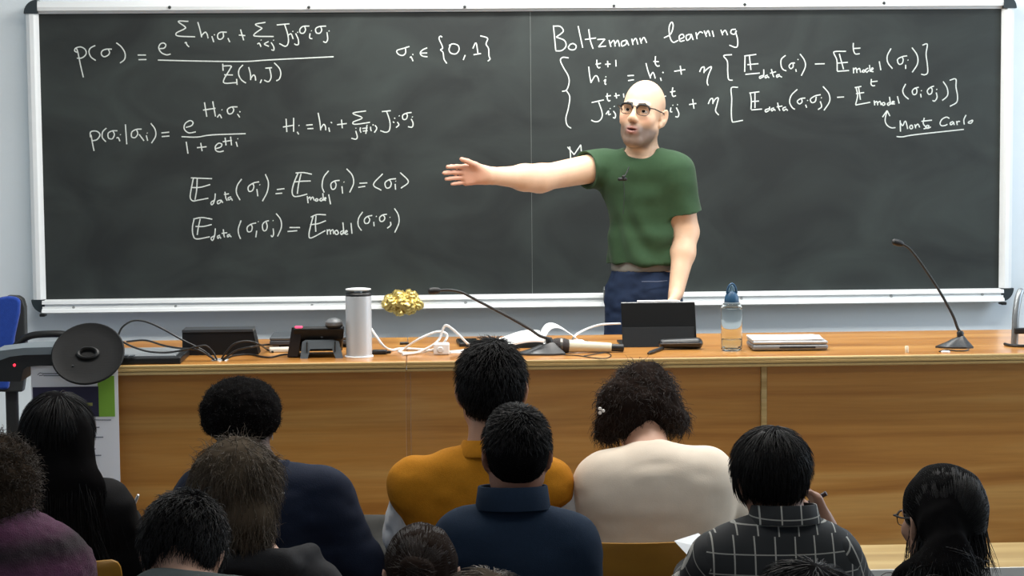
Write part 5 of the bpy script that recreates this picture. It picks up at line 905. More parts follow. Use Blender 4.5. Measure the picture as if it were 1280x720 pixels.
# --- grey-brown messy hair, hoodie
r, h, j = student('person with shaggy grey-brown hair, spectacles and a charcoal hoodie', R2, (300, 620), (322, 684), (262, 744), (392, 738), (186, 148, 126), 0.05, 0.9, -0.1, -0.62, 0.0,
    mat('charcoal_jersey', (40, 40, 42), 0.9, noise=0.08, nscale=80, bump=0.15, bscale=400), 'hoodie', 0.064, 0.155, 0.62, fold=0.008,
    garment_fn=lambda q, d: (q.cap(d['N0']+np.array([-0.08, -0.05, -0.02]), d['N0']+np.array([0.06, -0.075, -0.03]), 0.035, 0.04, 0.02), q.cap(d['N0']+np.array([0.06, -0.075, -0.03]), d['N0']+np.array([0.115, 0.02, -0.02]), 0.04, 0.03, 0.02)))
q = hb(h, 0.1, 0.2); scalp(q, h, 0.024, 0.02, 0.012)
for a in ((298, 600, 0.0, 42, 46), (276, 632, 0.0, 24, 48), (303, 650, -0.03, 30, 36), (322, 650, -0.03, 18, 34), (272, 602, 0.02, 22, 32)): q.ell(at_y(a[0], a[1], R2+a[2]), np.array([a[3], a[3]*0.9+8, a[4]])/568, None, 0.03)
q.ell(h(0.0, 0.13, -0.05), (0.066, 0.085, 0.105), h.R, 0.01, 's')
hairmesh(r, 'hair', q, HGB, 0.006, 28, 25, [dict(n=5200, len=0.055, lift=0.08, rand=0.22, r=0.001, seg=7, dir=down_flow(h, 1.0), flow=down_flow(h, 0.25), grav=0.14, curl=0.3, cf=0.9), dict(n=3000, len=0.05, lift=0.2, rand=0.2, r=0.001, seg=7, dir=lambda P: np.tile([0.0, -0.1, -1.0], (len(P), 1)), where=lambda V: V[:, 2] < h.c[2]+0.01, grav=0.1, curl=0.3, cf=0.9, sd=12), dict(n=500, len=0.04, lift=0.5, rand=0.5, r=0.001, seg=7, grav=0.15, curl=0.4, cf=0.9, where=lambda V: V[:, 2] > h.c[2]+0.06, sd=14), dict(n=260, len=0.035, lift=0.6, rand=0.6, r=0.0008, seg=7, grav=0.1, curl=0.5, cf=0.9, sd=7)], sq=(1, 1, 0.4))
spectacles(r, h, mat('spectacle_light', (150, 150, 150), 0.3, 0.6), top=0.0018)
# --- black wavy short hair bowed head, grey top
r, h, j = student('person with bowed head, tousled black hair and bare nape above a grey top, bottom left', R3, (228, 698), (241, 738), (158, 786), (322, 780), (206, 162, 138), 0.10, 0.86, -0.85, 0.0, 0.10,
    mat('grey_jersey', (84, 90, 90), 0.9, noise=0.05, nscale=80, bump=0.12, bscale=400), 'top', 0.066, 0.16, 0.62, fold=0.005, garment_fn=lambda q, d: q.cap(d['N0']+np.array([-0.06, -0.02, -0.0]), d['N0']+np.array([0.06, -0.02, -0.02]), 0.05, 0.045, 0.04))
q = hb(h); scalp(q, h, 0.022, 0.012, 0.010); ear_cut(q, h); face_cut(q, h); q.ell(h(0.01, -0.09, -0.085), np.array([0.08, 0.06, 0.055])*h.k, h.R, 0.015, 's')
hairmesh(r, 'hair', q, HB, 0.004, 34, 29, [comb(h, 4200, 0.04, lift=0.06, rand=0.3, curl=0.45, cf=0.9), dict(n=160, len=0.04, lift=0.7, rand=0.5, r=0.001, seg=8, grav=0.15, curl=0.6, cf=0.9, where=lambda V: h.loc(V)[:, 2] > 0.04, sd=2)])
# --- purple knit, curly hair
r, h, j = student('person with curly brown hair and a purple striped knit, cut off at the left edge', R3, (-8, 620), (-2, 676), (-82, 722), (60, 716), (190, 150, 130), 0.05, 0.85, -0.1, 0.1, 0.0,
    None, 'jumper', 0.066, 0.16, 0.62)
def knit():
    m = mat('purple_knit', (84, 44, 74), 0.95, noise=0.25, nscale=70, bump=0.6, bscale=330, sheen=0.2, stretch=(1.6, 1.6, 0.9)); N = m.node_tree.nodes; L = m.node_tree.links; b = N['Principled BSDF']
    tc = N.new('ShaderNodeTexCoord'); w = N.new('ShaderNodeTexWave'); w.bands_direction = 'Z'; w.inputs['Scale'].default_value = 3.6; w.inputs['Distortion'].default_value = 2.2; w.inputs['Detail'].default_value = 2; L.new(tc.outputs['Object'], w.inputs['Vector'])
    r_ = N.new('ShaderNodeValToRGB'); e = r_.color_ramp.elements; e[0].color = (*lin((52, 40, 46)), 1); e[1].color = (*lin((104, 60, 88)), 1); L.new(w.outputs['Fac'], r_.inputs[0])
    t = N.new('ShaderNodeTexNoise'); t.inputs['Scale'].default_value = 90; L.new(tc.outputs['Object'], t.inputs['Vector']); mr = N.new('ShaderNodeMapRange'); mr.inputs['To Min'].default_value = 0.55; mr.inputs['To Max'].default_value = 1.4; L.new(t.outputs['Fac'], mr.inputs['Value'])
    x = N.new('ShaderNodeVectorMath'); x.operation = 'SCALE'; L.new(r_.outputs[0], x.inputs[0]); L.new(mr.outputs[0], x.inputs['Scale']); L.new(x.outputs[0], b.inputs['Base Color']); return m
lo = np.minimum(j['A'], j['pel'])-0.25; hi_ = np.maximum(j['B'], j['N0'])+0.25; q = SDF((lo[0], R3-0.25, SF+0.45), (hi_[0], R3+0.5, j['N0'][2]+0.1), 0.0075)
q.cap(j['pel'], j['S']+np.array([0, 0, -0.12]), 0.165, 0.175, 0.05, ((0, 1, 0), 0.62)); q.cap(j['A'], j['B'], 0.074, 0.074, 0.09); q.cap(j['N0'], j['B']*0.85+j['A']*0.15, 0.058, 0.062, 0.06); q.cap(j['N0'], j['A']*0.85+j['B']*0.15, 0.058, 0.062, 0.06); q.ell(j['S']+np.array([0, -0.03, -0.02]), (0.15, 0.09, 0.13), None, 0.06)
for s, e, w in ((j['A'], j['EL'][0], j['WR'][0]), (j['B'], j['EL'][1], j['WR'][1])): q.cap(s, e, 0.07, 0.06, 0.04); q.cap(e, w, 0.06, 0.045, 0.03)
garment(r, 'jumper', q, knit(), 0.006, 10, fine=0.0025)
q = hb(h, 0.1, 0.15); scalp(q, h, 0.02, 0.02, 0.016)
for a in ((-6, 594, 0.0, 40, 36), (14, 612, 0.0, 28, 34), (-26, 612, 0.0, 28, 34), (-2, 630, -0.02, 36, 24)): q.ell(at_y(a[0], a[1], R3+a[2]), np.array([a[3], a[3], a[4]])/685, None, 0.02)
hairmesh(r, 'hair', q, HCB, 0.007, 40, 33, [dict(n=3600, len=0.036, lift=0.4, rand=0.5, r=0.0011, seg=9, grav=0.08, curl=0.9, cf=1.0), dict(n=400, len=0.03, lift=0.9, rand=0.5, r=0.0008, seg=9, curl=0.9, cf=1.0, sd=3)])
# --- twisted up hair, bottom centre
r, h, j = student('person with dark hair twisted into a knot and one bare ear, bottom edge', R3, (526, 722), (525, 795), (452, 838), (600, 838), (200, 158, 136), 0.05, 0.81, -0.15, 0.12, 0.0,
    mat('dark_top', (34, 34, 38), 0.85), 'top', 0.062, 0.15, 0.62)
q = hb(h); scalp(q, h, 0.012, 0.012, 0.008); ear_cut(q, h); face_cut(q, h); kb = at_y(520, 716, R3-0.055)
q.ell(kb, (0.03, 0.028, 0.026), None, 0.012); q.cap(kb+np.array([-0.014, -0.012, 0.012]), kb+np.array([-0.018, -0.01, -0.06]), 0.018, 0.012, 0.012); q.cap(kb+np.array([0.012, -0.015, 0.008]), kb+np.array([0.014, -0.01, -0.06]), 0.02, 0.013, 0.012)
hairmesh(r, 'hair', q, HBR, 0.003, 36, 37, [pull(h, kb, 5000, 0.06)], sq=(1, 1, 0.6))
# --- two crowns at the bottom edge
for lab, (hx, hy), nm, hm_, sd in (('person of whom only the top of a brown crown shows, bottom edge centre', (607, 812), 'a', HGB, 41), ('person of whom only the black crown shows in front of the checked shirt', (1006, 799), 'b', HB, 43)):
    r, h, j = student(lab, R4, (hx, hy), (hx, hy+92), (hx-82, hy+150), (hx+82, hy+150), (180, 140, 118), 0.04, 0.97, -0.1, 0.0, 0.0, mat('dark_top', (34, 34, 38), 0.85), 'top', 0.064, 0.15, 0.62)
    q = hb(h); scalp(q, h, 0.014, 0.014, 0.01); ear_cut(q, h); face_cut(q, h)
    hairmesh(r, 'hair', q, hm_, 0.004, 30, sd, [comb(h, 3800, 0.045, lift=0.03, rand=0.2, curl=0.2)])
# --- ponytail and spectacles, bottom right
YP_ = -4.3
r, h, j = student('person with a thick black ponytail and spectacles, seated alone at bottom right', YP_, (1176, 650), (1180, 720), (1095, 800), (1262, 800), (176, 136, 114), 0.05, 0.87, -0.08, 0.35, 0.0,
    mat('black_blouse', (20, 20, 22), 0.85), 'blouse', 0.064, 0.155, 0.62)
q = hb(h, 0.1, 0.35); scalp(q, h, 0.012, 0.014, 0.010); q.ell(at_y(1177, 632, YP_+0.02), np.array([44, 54, 49])/646, None, 0.02); ear_cut(q, h); face_cut(q, h); tb_ = at_y(1187, 682, YP_-0.105)
q.cap(at_y(1180, 662, YP_-0.06), tb_, 0.05, 0.03, 0.03)
q.cap(tb_, tb_+np.array([-0.01, -0.02, -0.05]), 0.024, 0.045, 0.02); q.cap(tb_+np.array([-0.01, -0.02, -0.05]), tb_+np.array([-0.005, -0.02, -0.22]), 0.05, 0.028, 0.03)
q.cap(tb_+np.array([-0.01, 0.0, -0.02]), tb_+np.array([-0.075, 0.03, -0.07]), 0.03, 0.03, 0.03); q.cap(tb_+np.array([0.0, 0.0, -0.02]), tb_+np.array([0.045, 0.03, -0.07]), 0.03, 0.025, 0.03)
hairmesh(r, 'hair', q, HB, 0.003, 30, 47, [pull(h, tb_, 4600, 0.07, where=lambda V: V[:, 2] > tb_[2]), dict(n=3500, len=0.09, lift=0.16, rand=0.12, r=0.001, seg=7, dir=lambda P: np.tile([0.0, -0.1, -1.0], (len(P), 1)), where=lambda V: V[:, 2] < tb_[2]+0.01, sink=0.0, sd=9, curl=0.12, cf=0.7), dict(n=60, len=0.07, lift=0.4, rand=0.35, r=0.001, seg=8, grav=0.25, curl=0.3, cf=0.8, where=lambda V: V[:, 2] < tb_[2]-0.01, sd=3)], sq=(1, 1, 0.5))
MB().lathe([(0.024, -0.01), (0.028, -0.008), (0.029, 0.0), (0.028, 0.008), (0.024, 0.01)], tb_+np.array([0, -0.004, -0.006]), 20).build('hair_tie', mat('hair_tie', (60, 58, 58), 0.8), r, True)
spectacles(r, h, FRAMEM)
# ------------------------------------------------------------------ the lecturer
YL = -0.70
def lect():
    h = Frame(at_y(803, 142.5, YL-0.03), RZ(math.pi-math.radians(22)) @ RX(0.17) @ RY(math.radians(-7)), 1.04, (0.95, 1.0, 1.08))
    root = thing('person', 'bald bearded lecturer in a green T-shirt and spectacles pointing left before the blackboard', 'person', (at_y(805, 600, YL)[0], YL, FLOOR))
    A = at_y(754, 208, YL+0.06); B = at_y(846, 213, YL-0.07); N0 = at_y(805, 193, YL)
    EA = at_y(674, 223, YL-0.10); WA = at_y(611, 219.5, YL-0.24); EB = at_y(859, 290, YL-0.06); WB = at_y(845, 366, YL-0.17)
    ax = nrm(B-A); dep = nrm(np.cross(ax, [0, 0, 1]))
    hipc = at_y(803.5, 350, YL); wst = at_y(805, 318, YL-0.0); ch_ = at_y(806, 245, YL); pel = hipc+np.array([0, 0, -0.06])
    def torso(q, g):
        d = (dep, 0.66)
        q.cap(hipc, wst, 0.118+g, 0.120+g, 0.05, d); q.cap(wst, ch_, 0.122+g, 0.130+g, 0.05, d); q.cap(ch_, ch_+np.array([0, 0, 0.04]), 0.130+g, 0.124+g, 0.05, d)
        q.cap(A+ax*0.03+np.array([0, 0, -0.015]), B-ax*0.03+np.array([0, 0, -0.015]), 0.058+g, 0.058+g, 0.08); q.cap(N0+np.array([0, 0, -0.02]), A*0.8+B*0.2, 0.04+g, 0.042+g, 0.05); q.cap(N0+np.array([0, 0, -0.02]), B*0.8+A*0.2, 0.04+g, 0.045+g, 0.05)
    lo = np.array([WA[0]-0.26, WA[1]-0.12, -0.01]); hi_ = np.array([B[0]+0.25, YL+0.32, h.c[2]+0.18])
    q = SDF(lo, hi_, ([(WA[0]+0.05, 0.0035), (h.c[0]-0.13, 0.008), (h.c[0]+0.12, 0.0033), (hi_[0], 0.007)], [(WA[1]+0.11, 0.0042), (YL-0.19, 0.006), (YL+0.12, 0.0042), (hi_[1], 0.009)], [(0.92, 0.013), (WB[2]+0.03, 0.005), (WA[2]-0.08, 0.008), (hi_[2], 0.0034)]))
    torso(q, -0.012); head_sdf(q, h)
    q.cap(N0+np.array([0, 0.0, -0.05]), h(0, -0.018, -0.055), 0.062, 0.055, 0.03)
    q.cap(A, EA, 0.057, 0.047, 0.04); q.cap(EA, EA+(WA-EA)*0.3, 0.0455, 0.045, 0.04); q.cap(EA+(WA-EA)*0.3, WA, 0.045, 0.029, 0.03)
    q.cap(B, EB, 0.054, 0.043, 0.04); q.cap(EB, EB+(WB-EB)*0.35, 0.042, 0.043, 0.02); q.cap(EB+(WB-EB)*0.35, WB, 0.043, 0.028, 0.02)
    f = nrm(WA-EA); f = nrm(np.array([f[0], f[1]*0.35, 0.03])); hand_sdf(q, WA, f, (0.1, -1, -0.2), (0, -0.25, 1), 1.04, (0.14, 0.2, 0.15), 0.05, (0.55, 0.3))
    f = nrm(WB-EB); hand_sdf(q, WB, nrm(f+np.array([-0.25, -0.2, -0.2])), (-1, 0.2, 0), (0, -1, 0.2), 1.0, (0.35, 0.45, 0.3), 0.06, (0.45, 0.3))
    for sg, s in ((-1, -ax), (1, ax)):
        hp = pel+s*0.075; kn = np.array([hp[0]+s[0]*0.01, hp[1]-0.02, 0.50]); an = np.array([hp[0]+s[0]*0.03, hp[1]+0.02, 0.09]); q.cap(hp, kn, 0.07, 0.053, 0.03); q.cap(kn, an, 0.052, 0.034, 0.02); q.cap(an+np.array([0, 0.02, -0.05]), an+dep*0.0+np.array([-0.05, -0.12, -0.06]), 0.034, 0.03, 0.02)
    # open smiling mouth
    q.ell(h(0, 0.104, -0.0685), np.array([0.024, 0.012, 0.0048])*h.k, h.R, 0.004*h.k, 's')
    for s in (-1, 1): q.cap(h(0, 0.104, -0.0615), h(s*0.02, 0.095, -0.063), 0.0038*h.k, 0.0022*h.k, 0.004); q.cap(h(0, 0.1035, -0.0765), h(s*0.018, 0.0955, -0.071), 0.0048*h.k, 0.0025*h.k, 0.004)
    def tint(V, c):
        L = h.loc(V); x, y, z = L.T
        def sm(a, b, t): u = np.clip((t-a)/(b-a), 0, 1); return u*u*(3-2*u)
        head = (np.abs(x) < 0.1) & (z > -0.14) & (np.abs(y) < 0.15)
        # stubble over jaw, lip and sides; short shaved hair shadow at the sides and back
        fr = sm(-0.02, 0.03, y); st = np.where(head, sm(-0.035, -0.062, z)*sm(-0.005, 0.02, y)*sm(-0.128, -0.11, z), 0); st = np.maximum(st, np.where(head, sm(0.045, 0.058, np.abs(x))*sm(-0.03, -0.06, z)*sm(-0.02, 0.01, y)*0.6, 0))
        shv = np.where(head, sm(0.035, -0.01, y)*sm(0.07, 0.02, z)*0.35*(np.abs(x) < 0.079), 0)
        d_ = np.maximum(st*0.85, shv)[:, None]; c[:, :3] = c[:, :3]*(1-d_)+np.array(lin((84, 72, 66)))*d_
        lips = np.where(head & (y > 0.085), np.exp(-((x/0.021)**4))*sm(0.0165, 0.010, np.abs(z+0.0685)), 0)[:, None]*0.45; c[:, :3] = c[:, :3]*(1-lips)+np.array(lin((180, 112, 104)))*lips
        mouth = np.where(head & (y > 0.07) & (y < 0.1015), np.exp(-((x/0.018)**6))*sm(0.0055, 0.0035, np.abs(z+0.0685)), 0)[:, None]; c[:, :3] = c[:, :3]*(1-mouth)+np.array(lin((90, 40, 40)))*mouth
        ch2 = np.where(head, np.exp(-(((np.abs(x)-0.045)/0.018)**2+((z+0.028)/0.016)**2)), 0)[:, None]*0.3*(y > 0.03)[:, None]; c[:, :3] = c[:, :3]*(1-ch2)+np.array(lin((206, 130, 112)))*ch2
        hand = sm(WA[0]+0.06, WA[0]-0.06, V[:, 0])[:, None]*0.45; c[:, :3] = c[:, :3]*(1-hand)+np.array(lin((206, 134, 118)))*hand
    person_meshes(root, q, skin_mat('skin', (200, 150, 120)), (214, 178, 148), tint)
    for s in (-1, 1):
        c = h(s*0.031, 0.0765, -0.002)
        M = Matrix([[*h.R[0], 0], [*h.R[1], 0], [*h.R[2], 0], [0, 0, 0, 1]]) @ Matrix.Rotation(-math.pi/2, 4, 'X')
        e = MB().lathe([(0, 0.0139), (0.005, 0.013), (0.009, 0.0102), (0.0125, 0.005), (0.0133, 0)], c, 20, M).build('eye', EYEW, root, True); MB().lathe([(0, 0.0146), (0.004, 0.0143), (0.0062, 0.0132), (0.0062, 0.012)], c, 16, M).build('iris', EYED, e, True)
        q = SDF(h(s*0.032, 0.09, 0.02)-0.05, h(s*0.032, 0.09, 0.02)+0.05, 0.003); q.cap(h(s*0.013, 0.0985, 0.0185), h(s*0.034, 0.092, 0.0205), 0.0036, 0.0036, 0.004); q.cap(h(s*0.034, 0.092, 0.0205), h(s*0.053, 0.076, 0.0145), 0.0036, 0.0024, 0.004); V, Q = q.mesh(); mesh_obj('eyebrow', V, Q, hair_mat('brow', (46, 36, 30)), root)
    spectacles(root, h, FRAMEM, top=0.0042, lens=True)
    # T-shirt: body with open short sleeves and neckline
    q = SDF((A[0]-0.2, YL-0.32, hipc[2]-0.06), (B[0]+0.16, YL+0.3, N0[2]+0.06), 0.0055)
    torso(q, 0.006)
    q.cap(hipc+np.array([0, 0, 0.02]), wst, 0.127, 0.129, 0.04, (dep, 0.7)); 
    SA = A+nrm(EA-A)*0.085; SB = B+nrm(EB-B)*0.165
    for s_, e_, p_, r0, r1, ou in ((A, EA, SA, 0.069, 0.078, 0.0), (B, EB, SB, 0.066, 0.072, 0.0)):
        dd = nrm(e_-s_); q2 = SDF((A[0]-0.2, YL-0.32, hipc[2]-0.06), (B[0]+0.16, YL+0.3, N0[2]+0.06), 0.0055); q2.cap(s_, p_+dd*0.03, r0, r1, 0.01); q2.cut(p_, dd)
        hh_ = np.maximum(0.03-np.abs(q.d-q2.d), 0)/0.03; q.d = np.minimum(q.d, q2.d)-hh_*hh_*0.03*0.25; q.cap(p_-dd*0.02+dd*0.05, p_+dd*0.2, r1-0.009, r1-0.009, 0.004, None, 's')
    hem = at_y(803, 335, YL-0.12)[2]
    q.cut(np.array([0, 0, hem]), (0.03, 0, -1)); q.cap(N0+np.array([0, 0, 0.005]), h(0, -0.018, -0.075), 0.064, 0.075, 0.006, None, 's'); q.ell(N0+np.array([-0.02, -0.055, 0.014]), (0.054, 0.06, 0.03), None, 0.008, 's')
    V, Q = q.mesh(); V = relax(V, Q, 1, 0.5); N = vnormals(V, Q)
    u = (V-ch_) @ ax; z = V[:, 2]-ch_[2]; w_ = np.clip((ch_[2]+0.08-V[:, 2])/0.3, 0, 1)
    fold = 0.011*np.sin(40*(z+0.75*u)+6*vnoise(V, 5, 3))*w_*np.clip(u*4+0.8, 0, 1)+0.004*vnoise(V, 16, 8)+0.005*vnoise(V*np.array([1, 1, 2.2]), 9, 4)
    V = V+N*fold[:, None]
    green = mat('green_cotton', (50, 74, 51), 0.9, noise=0.05, nscale=60, bump=0.1, bscale=500, sheen=0.08)
    mesh_obj('t_shirt', V, Q, green, root)
    cp = N0+np.array([0, 0, -0.005])
    # undershirt hem showing below the shirt
    q = SDF(hipc-np.array([0.22, 0.2, 0.08]), hipc+np.array([0.22, 0.2, 0.12]), 0.006); q.cap(hipc+np.array([0, 0, -0.05]), wst, 0.126, 0.127, 0.03, (dep, 0.68)); q.cut(np.array([0, 0, at_y(803, 345, YL-0.12)[2]]), (0.03, 0, -1)); q.cut(np.array([0, 0, hem+0.02]), (0, 0, 1))
    garment(root, 'undershirt', q, mat('grey_cotton', (128, 128, 122), 0.9, noise=0.05, nscale=80), 0.002, 20)
    q = SDF((pel[0]-0.26, YL-0.25, 0.03), (pel[0]+0.26, YL+0.25, hipc[2]+0.05), 0.0075); q.cap(hipc+np.array([0, 0, 0.02]), pel, 0.119, 0.122, 0.03, (dep, 0.7))
    for sg, s in ((-1, -ax), (1, ax)):
        hp = pel+s*0.068; kn = np.array([hp[0]+s[0]*0.02, hp[1]-0.02, 0.50]); an = np.array([hp[0]+s[0]*0.03, hp[1]+0.02, 0.09]); q.cap(hp+np.array([0, 0, 0.01]), kn, 0.082, 0.072, 0.03); q.cap(kn, an, 0.074, 0.06, 0.02)
    q.cut(np.array([0, 0, hipc[2]+0.042]), (0, 0, 1))
    garment(root, 'jeans', q, mat('blue_denim', (40, 53, 78), 0.85, noise=0.22, nscale=26, bump=0.15, bscale=500), 0.006, 13, (1, 1, 1.8), 6)
    fdir = nrm(-dep) if dep[1] > 0 else nrm(dep); pf = pel-np.array([0, 0, 0])
    for s in (-ax, ax):
        an = np.array([(pel+s*0.1)[0], (pel+s*0.1)[1]+0.02, 0.052]); q = SDF(an-0.2, an+0.2, 0.009); q.cap(an-fdir*0.03, an+fdir*0.15, 0.047, 0.042, 0.02); q.cut(np.array([0, 0, 0.003]), (0, 0, -1)); V, Q = q.mesh(); mesh_obj('shoe', V, Q, SHOE, root)
    MB().tube([at_y(802, 352, YL-0.118), at_y(822, 352, YL-0.125), at_y(834, 351, YL-0.115)], 0.0018, 6).build('pocket_seam', mat('denim_seam', (96, 106, 128), 0.8), root, True)
    # lavalier microphone
    mp_ = at_y(778, 224, YL-0.13)
    lv = thing('lavalier_microphone', 'tiny black lavalier microphone clipped to the front of the green T-shirt', 'microphone', tuple(mp_))
    MB().box(mp_, (0.034, 0.012, 0.012), 0.004).box(mp_+np.array([0.004, -0.002, 0.006]), (0.012, 0.012, 0.018), 0.004).build('clip', blackpl, lv)
    MB().tube(smooth_path([mp_+np.array([0.008, 0, 0.01]), mp_+np.array([0.02, 0.012, 0.03]), mp_+np.array([0.028, 0.03, 0.045])], 5), 0.0022, 6).build('mic_tip', blackpl, lv, True)
    MB().tube(smooth_path([mp_+np.array([0.004, -0.002, -0.006]), mp_+np.array([0.006, -0.003, -0.06]), mp_+np.array([0.002, 0.0, -0.13])], 6), 0.0016, 6).build('cable', mat('green_wire', (24, 36, 26), 0.6), lv, True)
lect()
# ------------------------------------------------------------------ seats and tables of the audience
benchw = wood('bench_wood', (138, 112, 66), (158, 132, 82), (174, 150, 100), 0.5, (0.8, 9, 9))
def bench(y0, y1, label):
    t = thing('bench_table', label, 'table', (0, (y0+y1)/2, SF)); zt = SF+0.688
    MB().box((-0.05, (y0+y1)/2, zt-0.012), (5.6, y1-y0, 0.024), 0.003).build('table_top', benchw, t)
    MB().box((-0.05, y0-0.003, zt-0.012), (5.6, 0.006, 0.025), 0.001).build('edge_strip', mat('edge_white', (226, 226, 222), 0.4), t)
    for x in (-2.6, -0.75, 1.1, 2.5): MB().box((x, y1-0.05, SF+0.332), (0.04, 0.05, 0.664), 0.004).box((x, (y0+y1)/2+0.02, SF+0.64), (0.04, (y1-y0)*0.7, 0.03), 0.003).build('leg', mat('table_grey', (96, 98, 100), 0.5, 0.3), t)
bench(-2.83, -2.5, 'long pale wood bench table with white edge strip in front of the first row')
shellw = wood('chair_wood', (118, 82, 20), (136, 96, 26), (150, 108, 32), 0.42, (1.0, 8, 5)); tubem = mat('chair_tube', (44, 46, 48), 0.4, 0.6)
def chair_master(x, yb, ztop, label, rot=0.0, w=0.42):
    """stacking chair: bent wood back and seat on a tube frame; yb: back of the backrest"""
    t = thing('stacking_chair', label, 'chair', (x, yb, SF), 'wooden stacking chairs of the audience'); o0 = np.array([x, yb, SF]); h_ = ztop-SF
    def sheet(cv, wid, thk, rc=0.05):
        V = []; n = len(cv); m = 13; xs = np.linspace(-1, 1, m)
        for k, (y, z, f, sc) in enumerate(cv):
            for u in xs: V.append(o0+np.array([u*wid/2*sc, y+f*(u*u), z]))
        for k, (y, z, f, sc) in enumerate(cv):
            a = np.array(cv[max(0, k-1)][:2]); b = np.array(cv[min(n-1, k+1)][:2]); tn = nrm(b-a); no = np.array([0, -tn[1], tn[0]])
            for u in xs: V.append(o0+np.array([u*wid/2*sc, y+f*(u*u), z])+no*thk)
        F_ = []; q = n*m
        for k in range(n-1):
            for i in range(m-1): a = k*m+i; F_ += [(a, a+1, a+m+1, a+m), (q+a, q+a+m, q+a+m+1, q+a+1)]
            F_ += [(k*m, (k+1)*m, q+(k+1)*m, q+k*m), (k*m+m-1, q+k*m+m-1, q+(k+1)*m+m-1, (k+1)*m+m-1)]
        for i in range(m-1): F_ += [(i, q+i, q+i+1, i+1), ((n-1)*m+i, (n-1)*m+i+1, q+(n-1)*m+i+1, q+(n-1)*m+i)]
        return MB().add(V, F_)
    top = [(0.012, h_-0.36, 0.03, 0.94), (0.006, h_-0.3, 0.035, 0.98), (0.0, h_-0.12, 0.04, 1.0), (0.0, h_-0.04, 0.04, 1.0), (0.0, h_-0.018, 0.04, 0.985), (0.0, h_-0.006, 0.04, 0.95), (0.0, h_, 0.04, 0.88)]
    sheet(top, w, 0.012).build('backrest', shellw, t, True)
    sheet([(0.06, 0.44, 0.0, 0.9), (0.12, 0.432, 0.0, 1), (0.3, 0.436, 0.0, 1), (0.42, 0.446, 0.0, 1), (0.46, 0.438, 0.0, 0.95)], w*0.98, 0.012).build('seat', shellw, t, True)
    for sx in (-1, 1):
        MB().tube(smooth_path([o0+np.array([sx*0.17, 0.05, h_-0.1]), o0+np.array([sx*0.18, 0.05, h_-0.3]), o0+np.array([sx*0.19, 0.06, 0.42]), o0+np.array([sx*0.2, 0.02, 0.012])], 5), 0.011, 8).build('leg', tubem, t, True)
        MB().tube(smooth_path([o0+np.array([sx*0.17, 0.1, 0.425]), o0+np.array([sx*0.18, 0.38, 0.425]), o0+np.array([sx*0.19, 0.42, 0.38]), o0+np.array([sx*0.2, 0.43, 0.012])], 5), 0.011, 8).build('leg', tubem, t, True)
    MB().tube([o0+np.array([-0.17, 0.24, 0.425]), o0+np.array([0.17, 0.24, 0.425])], 0.011, 8).build('crossbar', tubem, t, True)
    return t
def dup(root, loc, label, zs=1.0):
    r = root.copy(); r.scale = (1, 1, zs); COL.objects.link(r); r.location = loc; r['label'] = label
    for c in list(root.children): d = c.copy(); COL.objects.link(d); d.parent = r
    return r
YBk = -3.215
p = at_y(806, 678.5, YBk); c0 = chair_master(p[0], YBk, p[2], 'wooden chair whose back shows below the cream jumper'); zt0 = p[2]
for x, y, dz, lab in ((40, -3.34, 0, 'wooden chair whose back tip shows behind the long-haired person in black'), (330, YBk-0.0, 0, 'wooden chair of the person with the afro'), (601, YBk, 0, 'wooden chair of the person in the mustard jacket')):
    yb = y; pp = at_y(x, 690, yb); dup(c0, (pp[0], yb, SF), lab, 1.0 if x == 40 else 0.86)
for nm, px_, Y_ in (('navy sweatshirt', 646, R2), ('checked shirt', 970, R2), ('charcoal hoodie', 322, R2), ('grey top', 238, R3), ('purple knit', -10, R3), ('knotted hair', 525, R3), ('brown crown', 607, R4), ('black crown', 1006, R4), ('ponytail', 1179, YP_)):
    pp = at_y(px_, 700, Y_-0.215); dup(c0, (pp[0], Y_-0.215, SF), 'wooden chair under the person with the '+nm, 0.9)
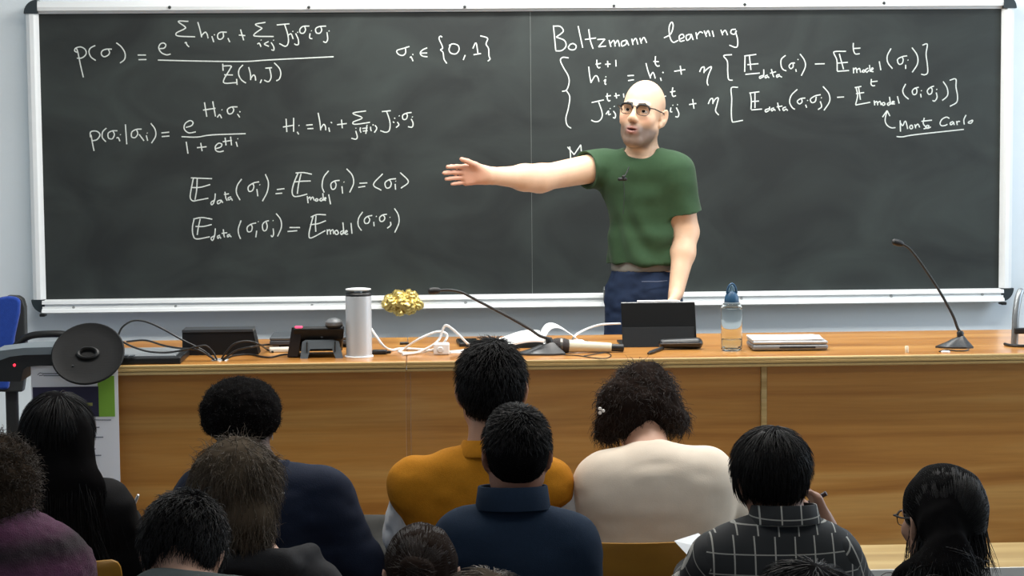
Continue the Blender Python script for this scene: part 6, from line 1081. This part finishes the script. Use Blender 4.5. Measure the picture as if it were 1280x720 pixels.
# grey jacket heaped on the bench table
YJ = -2.73; pj = at_y(478, 690, YJ); zj = at_y(474, 643, YJ)[2]; zb_ = SF+0.688
q = SDF((pj[0]-0.25, -3.0, zb_-0.2), (pj[0]+0.25, YJ+0.22, zj+0.1), 0.007)
q.cap((pj[0]-0.045, YJ, zj-0.052), (pj[0]+0.05, YJ+0.02, zj-0.058), 0.05, 0.05, 0.03); q.ell((pj[0], YJ, zb_+0.03), (0.11, 0.11, 0.06), None, 0.05); q.cap((pj[0]-0.06, YJ-0.04, zb_+0.05), (pj[0]+0.06, YJ-0.04, zb_+0.05), 0.05, 0.05, 0.04)
for dx in (-0.06, -0.02, 0.02, 0.06): q.cap((pj[0]+dx, -2.862, zb_+0.02), (pj[0]+dx*1.1, -2.872, zb_-0.13), 0.026, 0.024, 0.025)
q.cap((pj[0]-0.05, -2.84, zb_+0.045), (pj[0]+0.05, -2.84, zb_+0.045), 0.035, 0.035, 0.04)
V, Q = q.mesh(); V = V+vnormals(V, Q)*(vnoise(V*np.array([1.5, 1, 0.8]), 16, 4)*0.006)[:, None]
inside = (V[:, 1] > -2.842); V[inside, 2] = np.maximum(V[inside, 2], zb_+0.001)
o = mesh_obj('jacket', V, Q, mat('jacket_grey', (58, 58, 56), 0.9, noise=0.06, nscale=60), None); tag(o, 'dark grey jacket heaped on the bench table between the afro and the mustard jacket', 'jacket')
# papers
YPp = -3.5
P = [at_y(843, 676.5, YPp), at_y(873, 667, YPp+0.12), at_y(905, 690, YPp+0.12), at_y(880, 716, YPp)]
o = MB().add(P+[p+np.array([0, 0.0015, 0.0008]) for p in P], [(0, 1, 2, 3), (7, 6, 5, 4), (0, 4, 5, 1), (1, 5, 6, 2), (2, 6, 7, 3), (3, 7, 4, 0)]).build('paper_sheet', paper); tag(o, 'white paper held up left of the checked shirt', 'paper')
pz = SF+0.688
a = at_z(133, 702, pz); o = MB().box(a+np.array([0.02, 0.06, 0.009]), (0.2, 0.14, 0.016), 0.004, 0.1).build('tablet_computer', mat('tablet_green', (60, 84, 78), 0.4)); tag(o, 'flat dark green notebook on the bench table by the long-haired person', 'notebook')
o = MB().box(a+np.array([0.03, 0.03, 0.019]), (0.17, 0.09, 0.002), 0.0, 0.1).build('paper_sheet', paper); tag(o, 'white sheet lying on the green notebook by the long-haired person', 'paper')
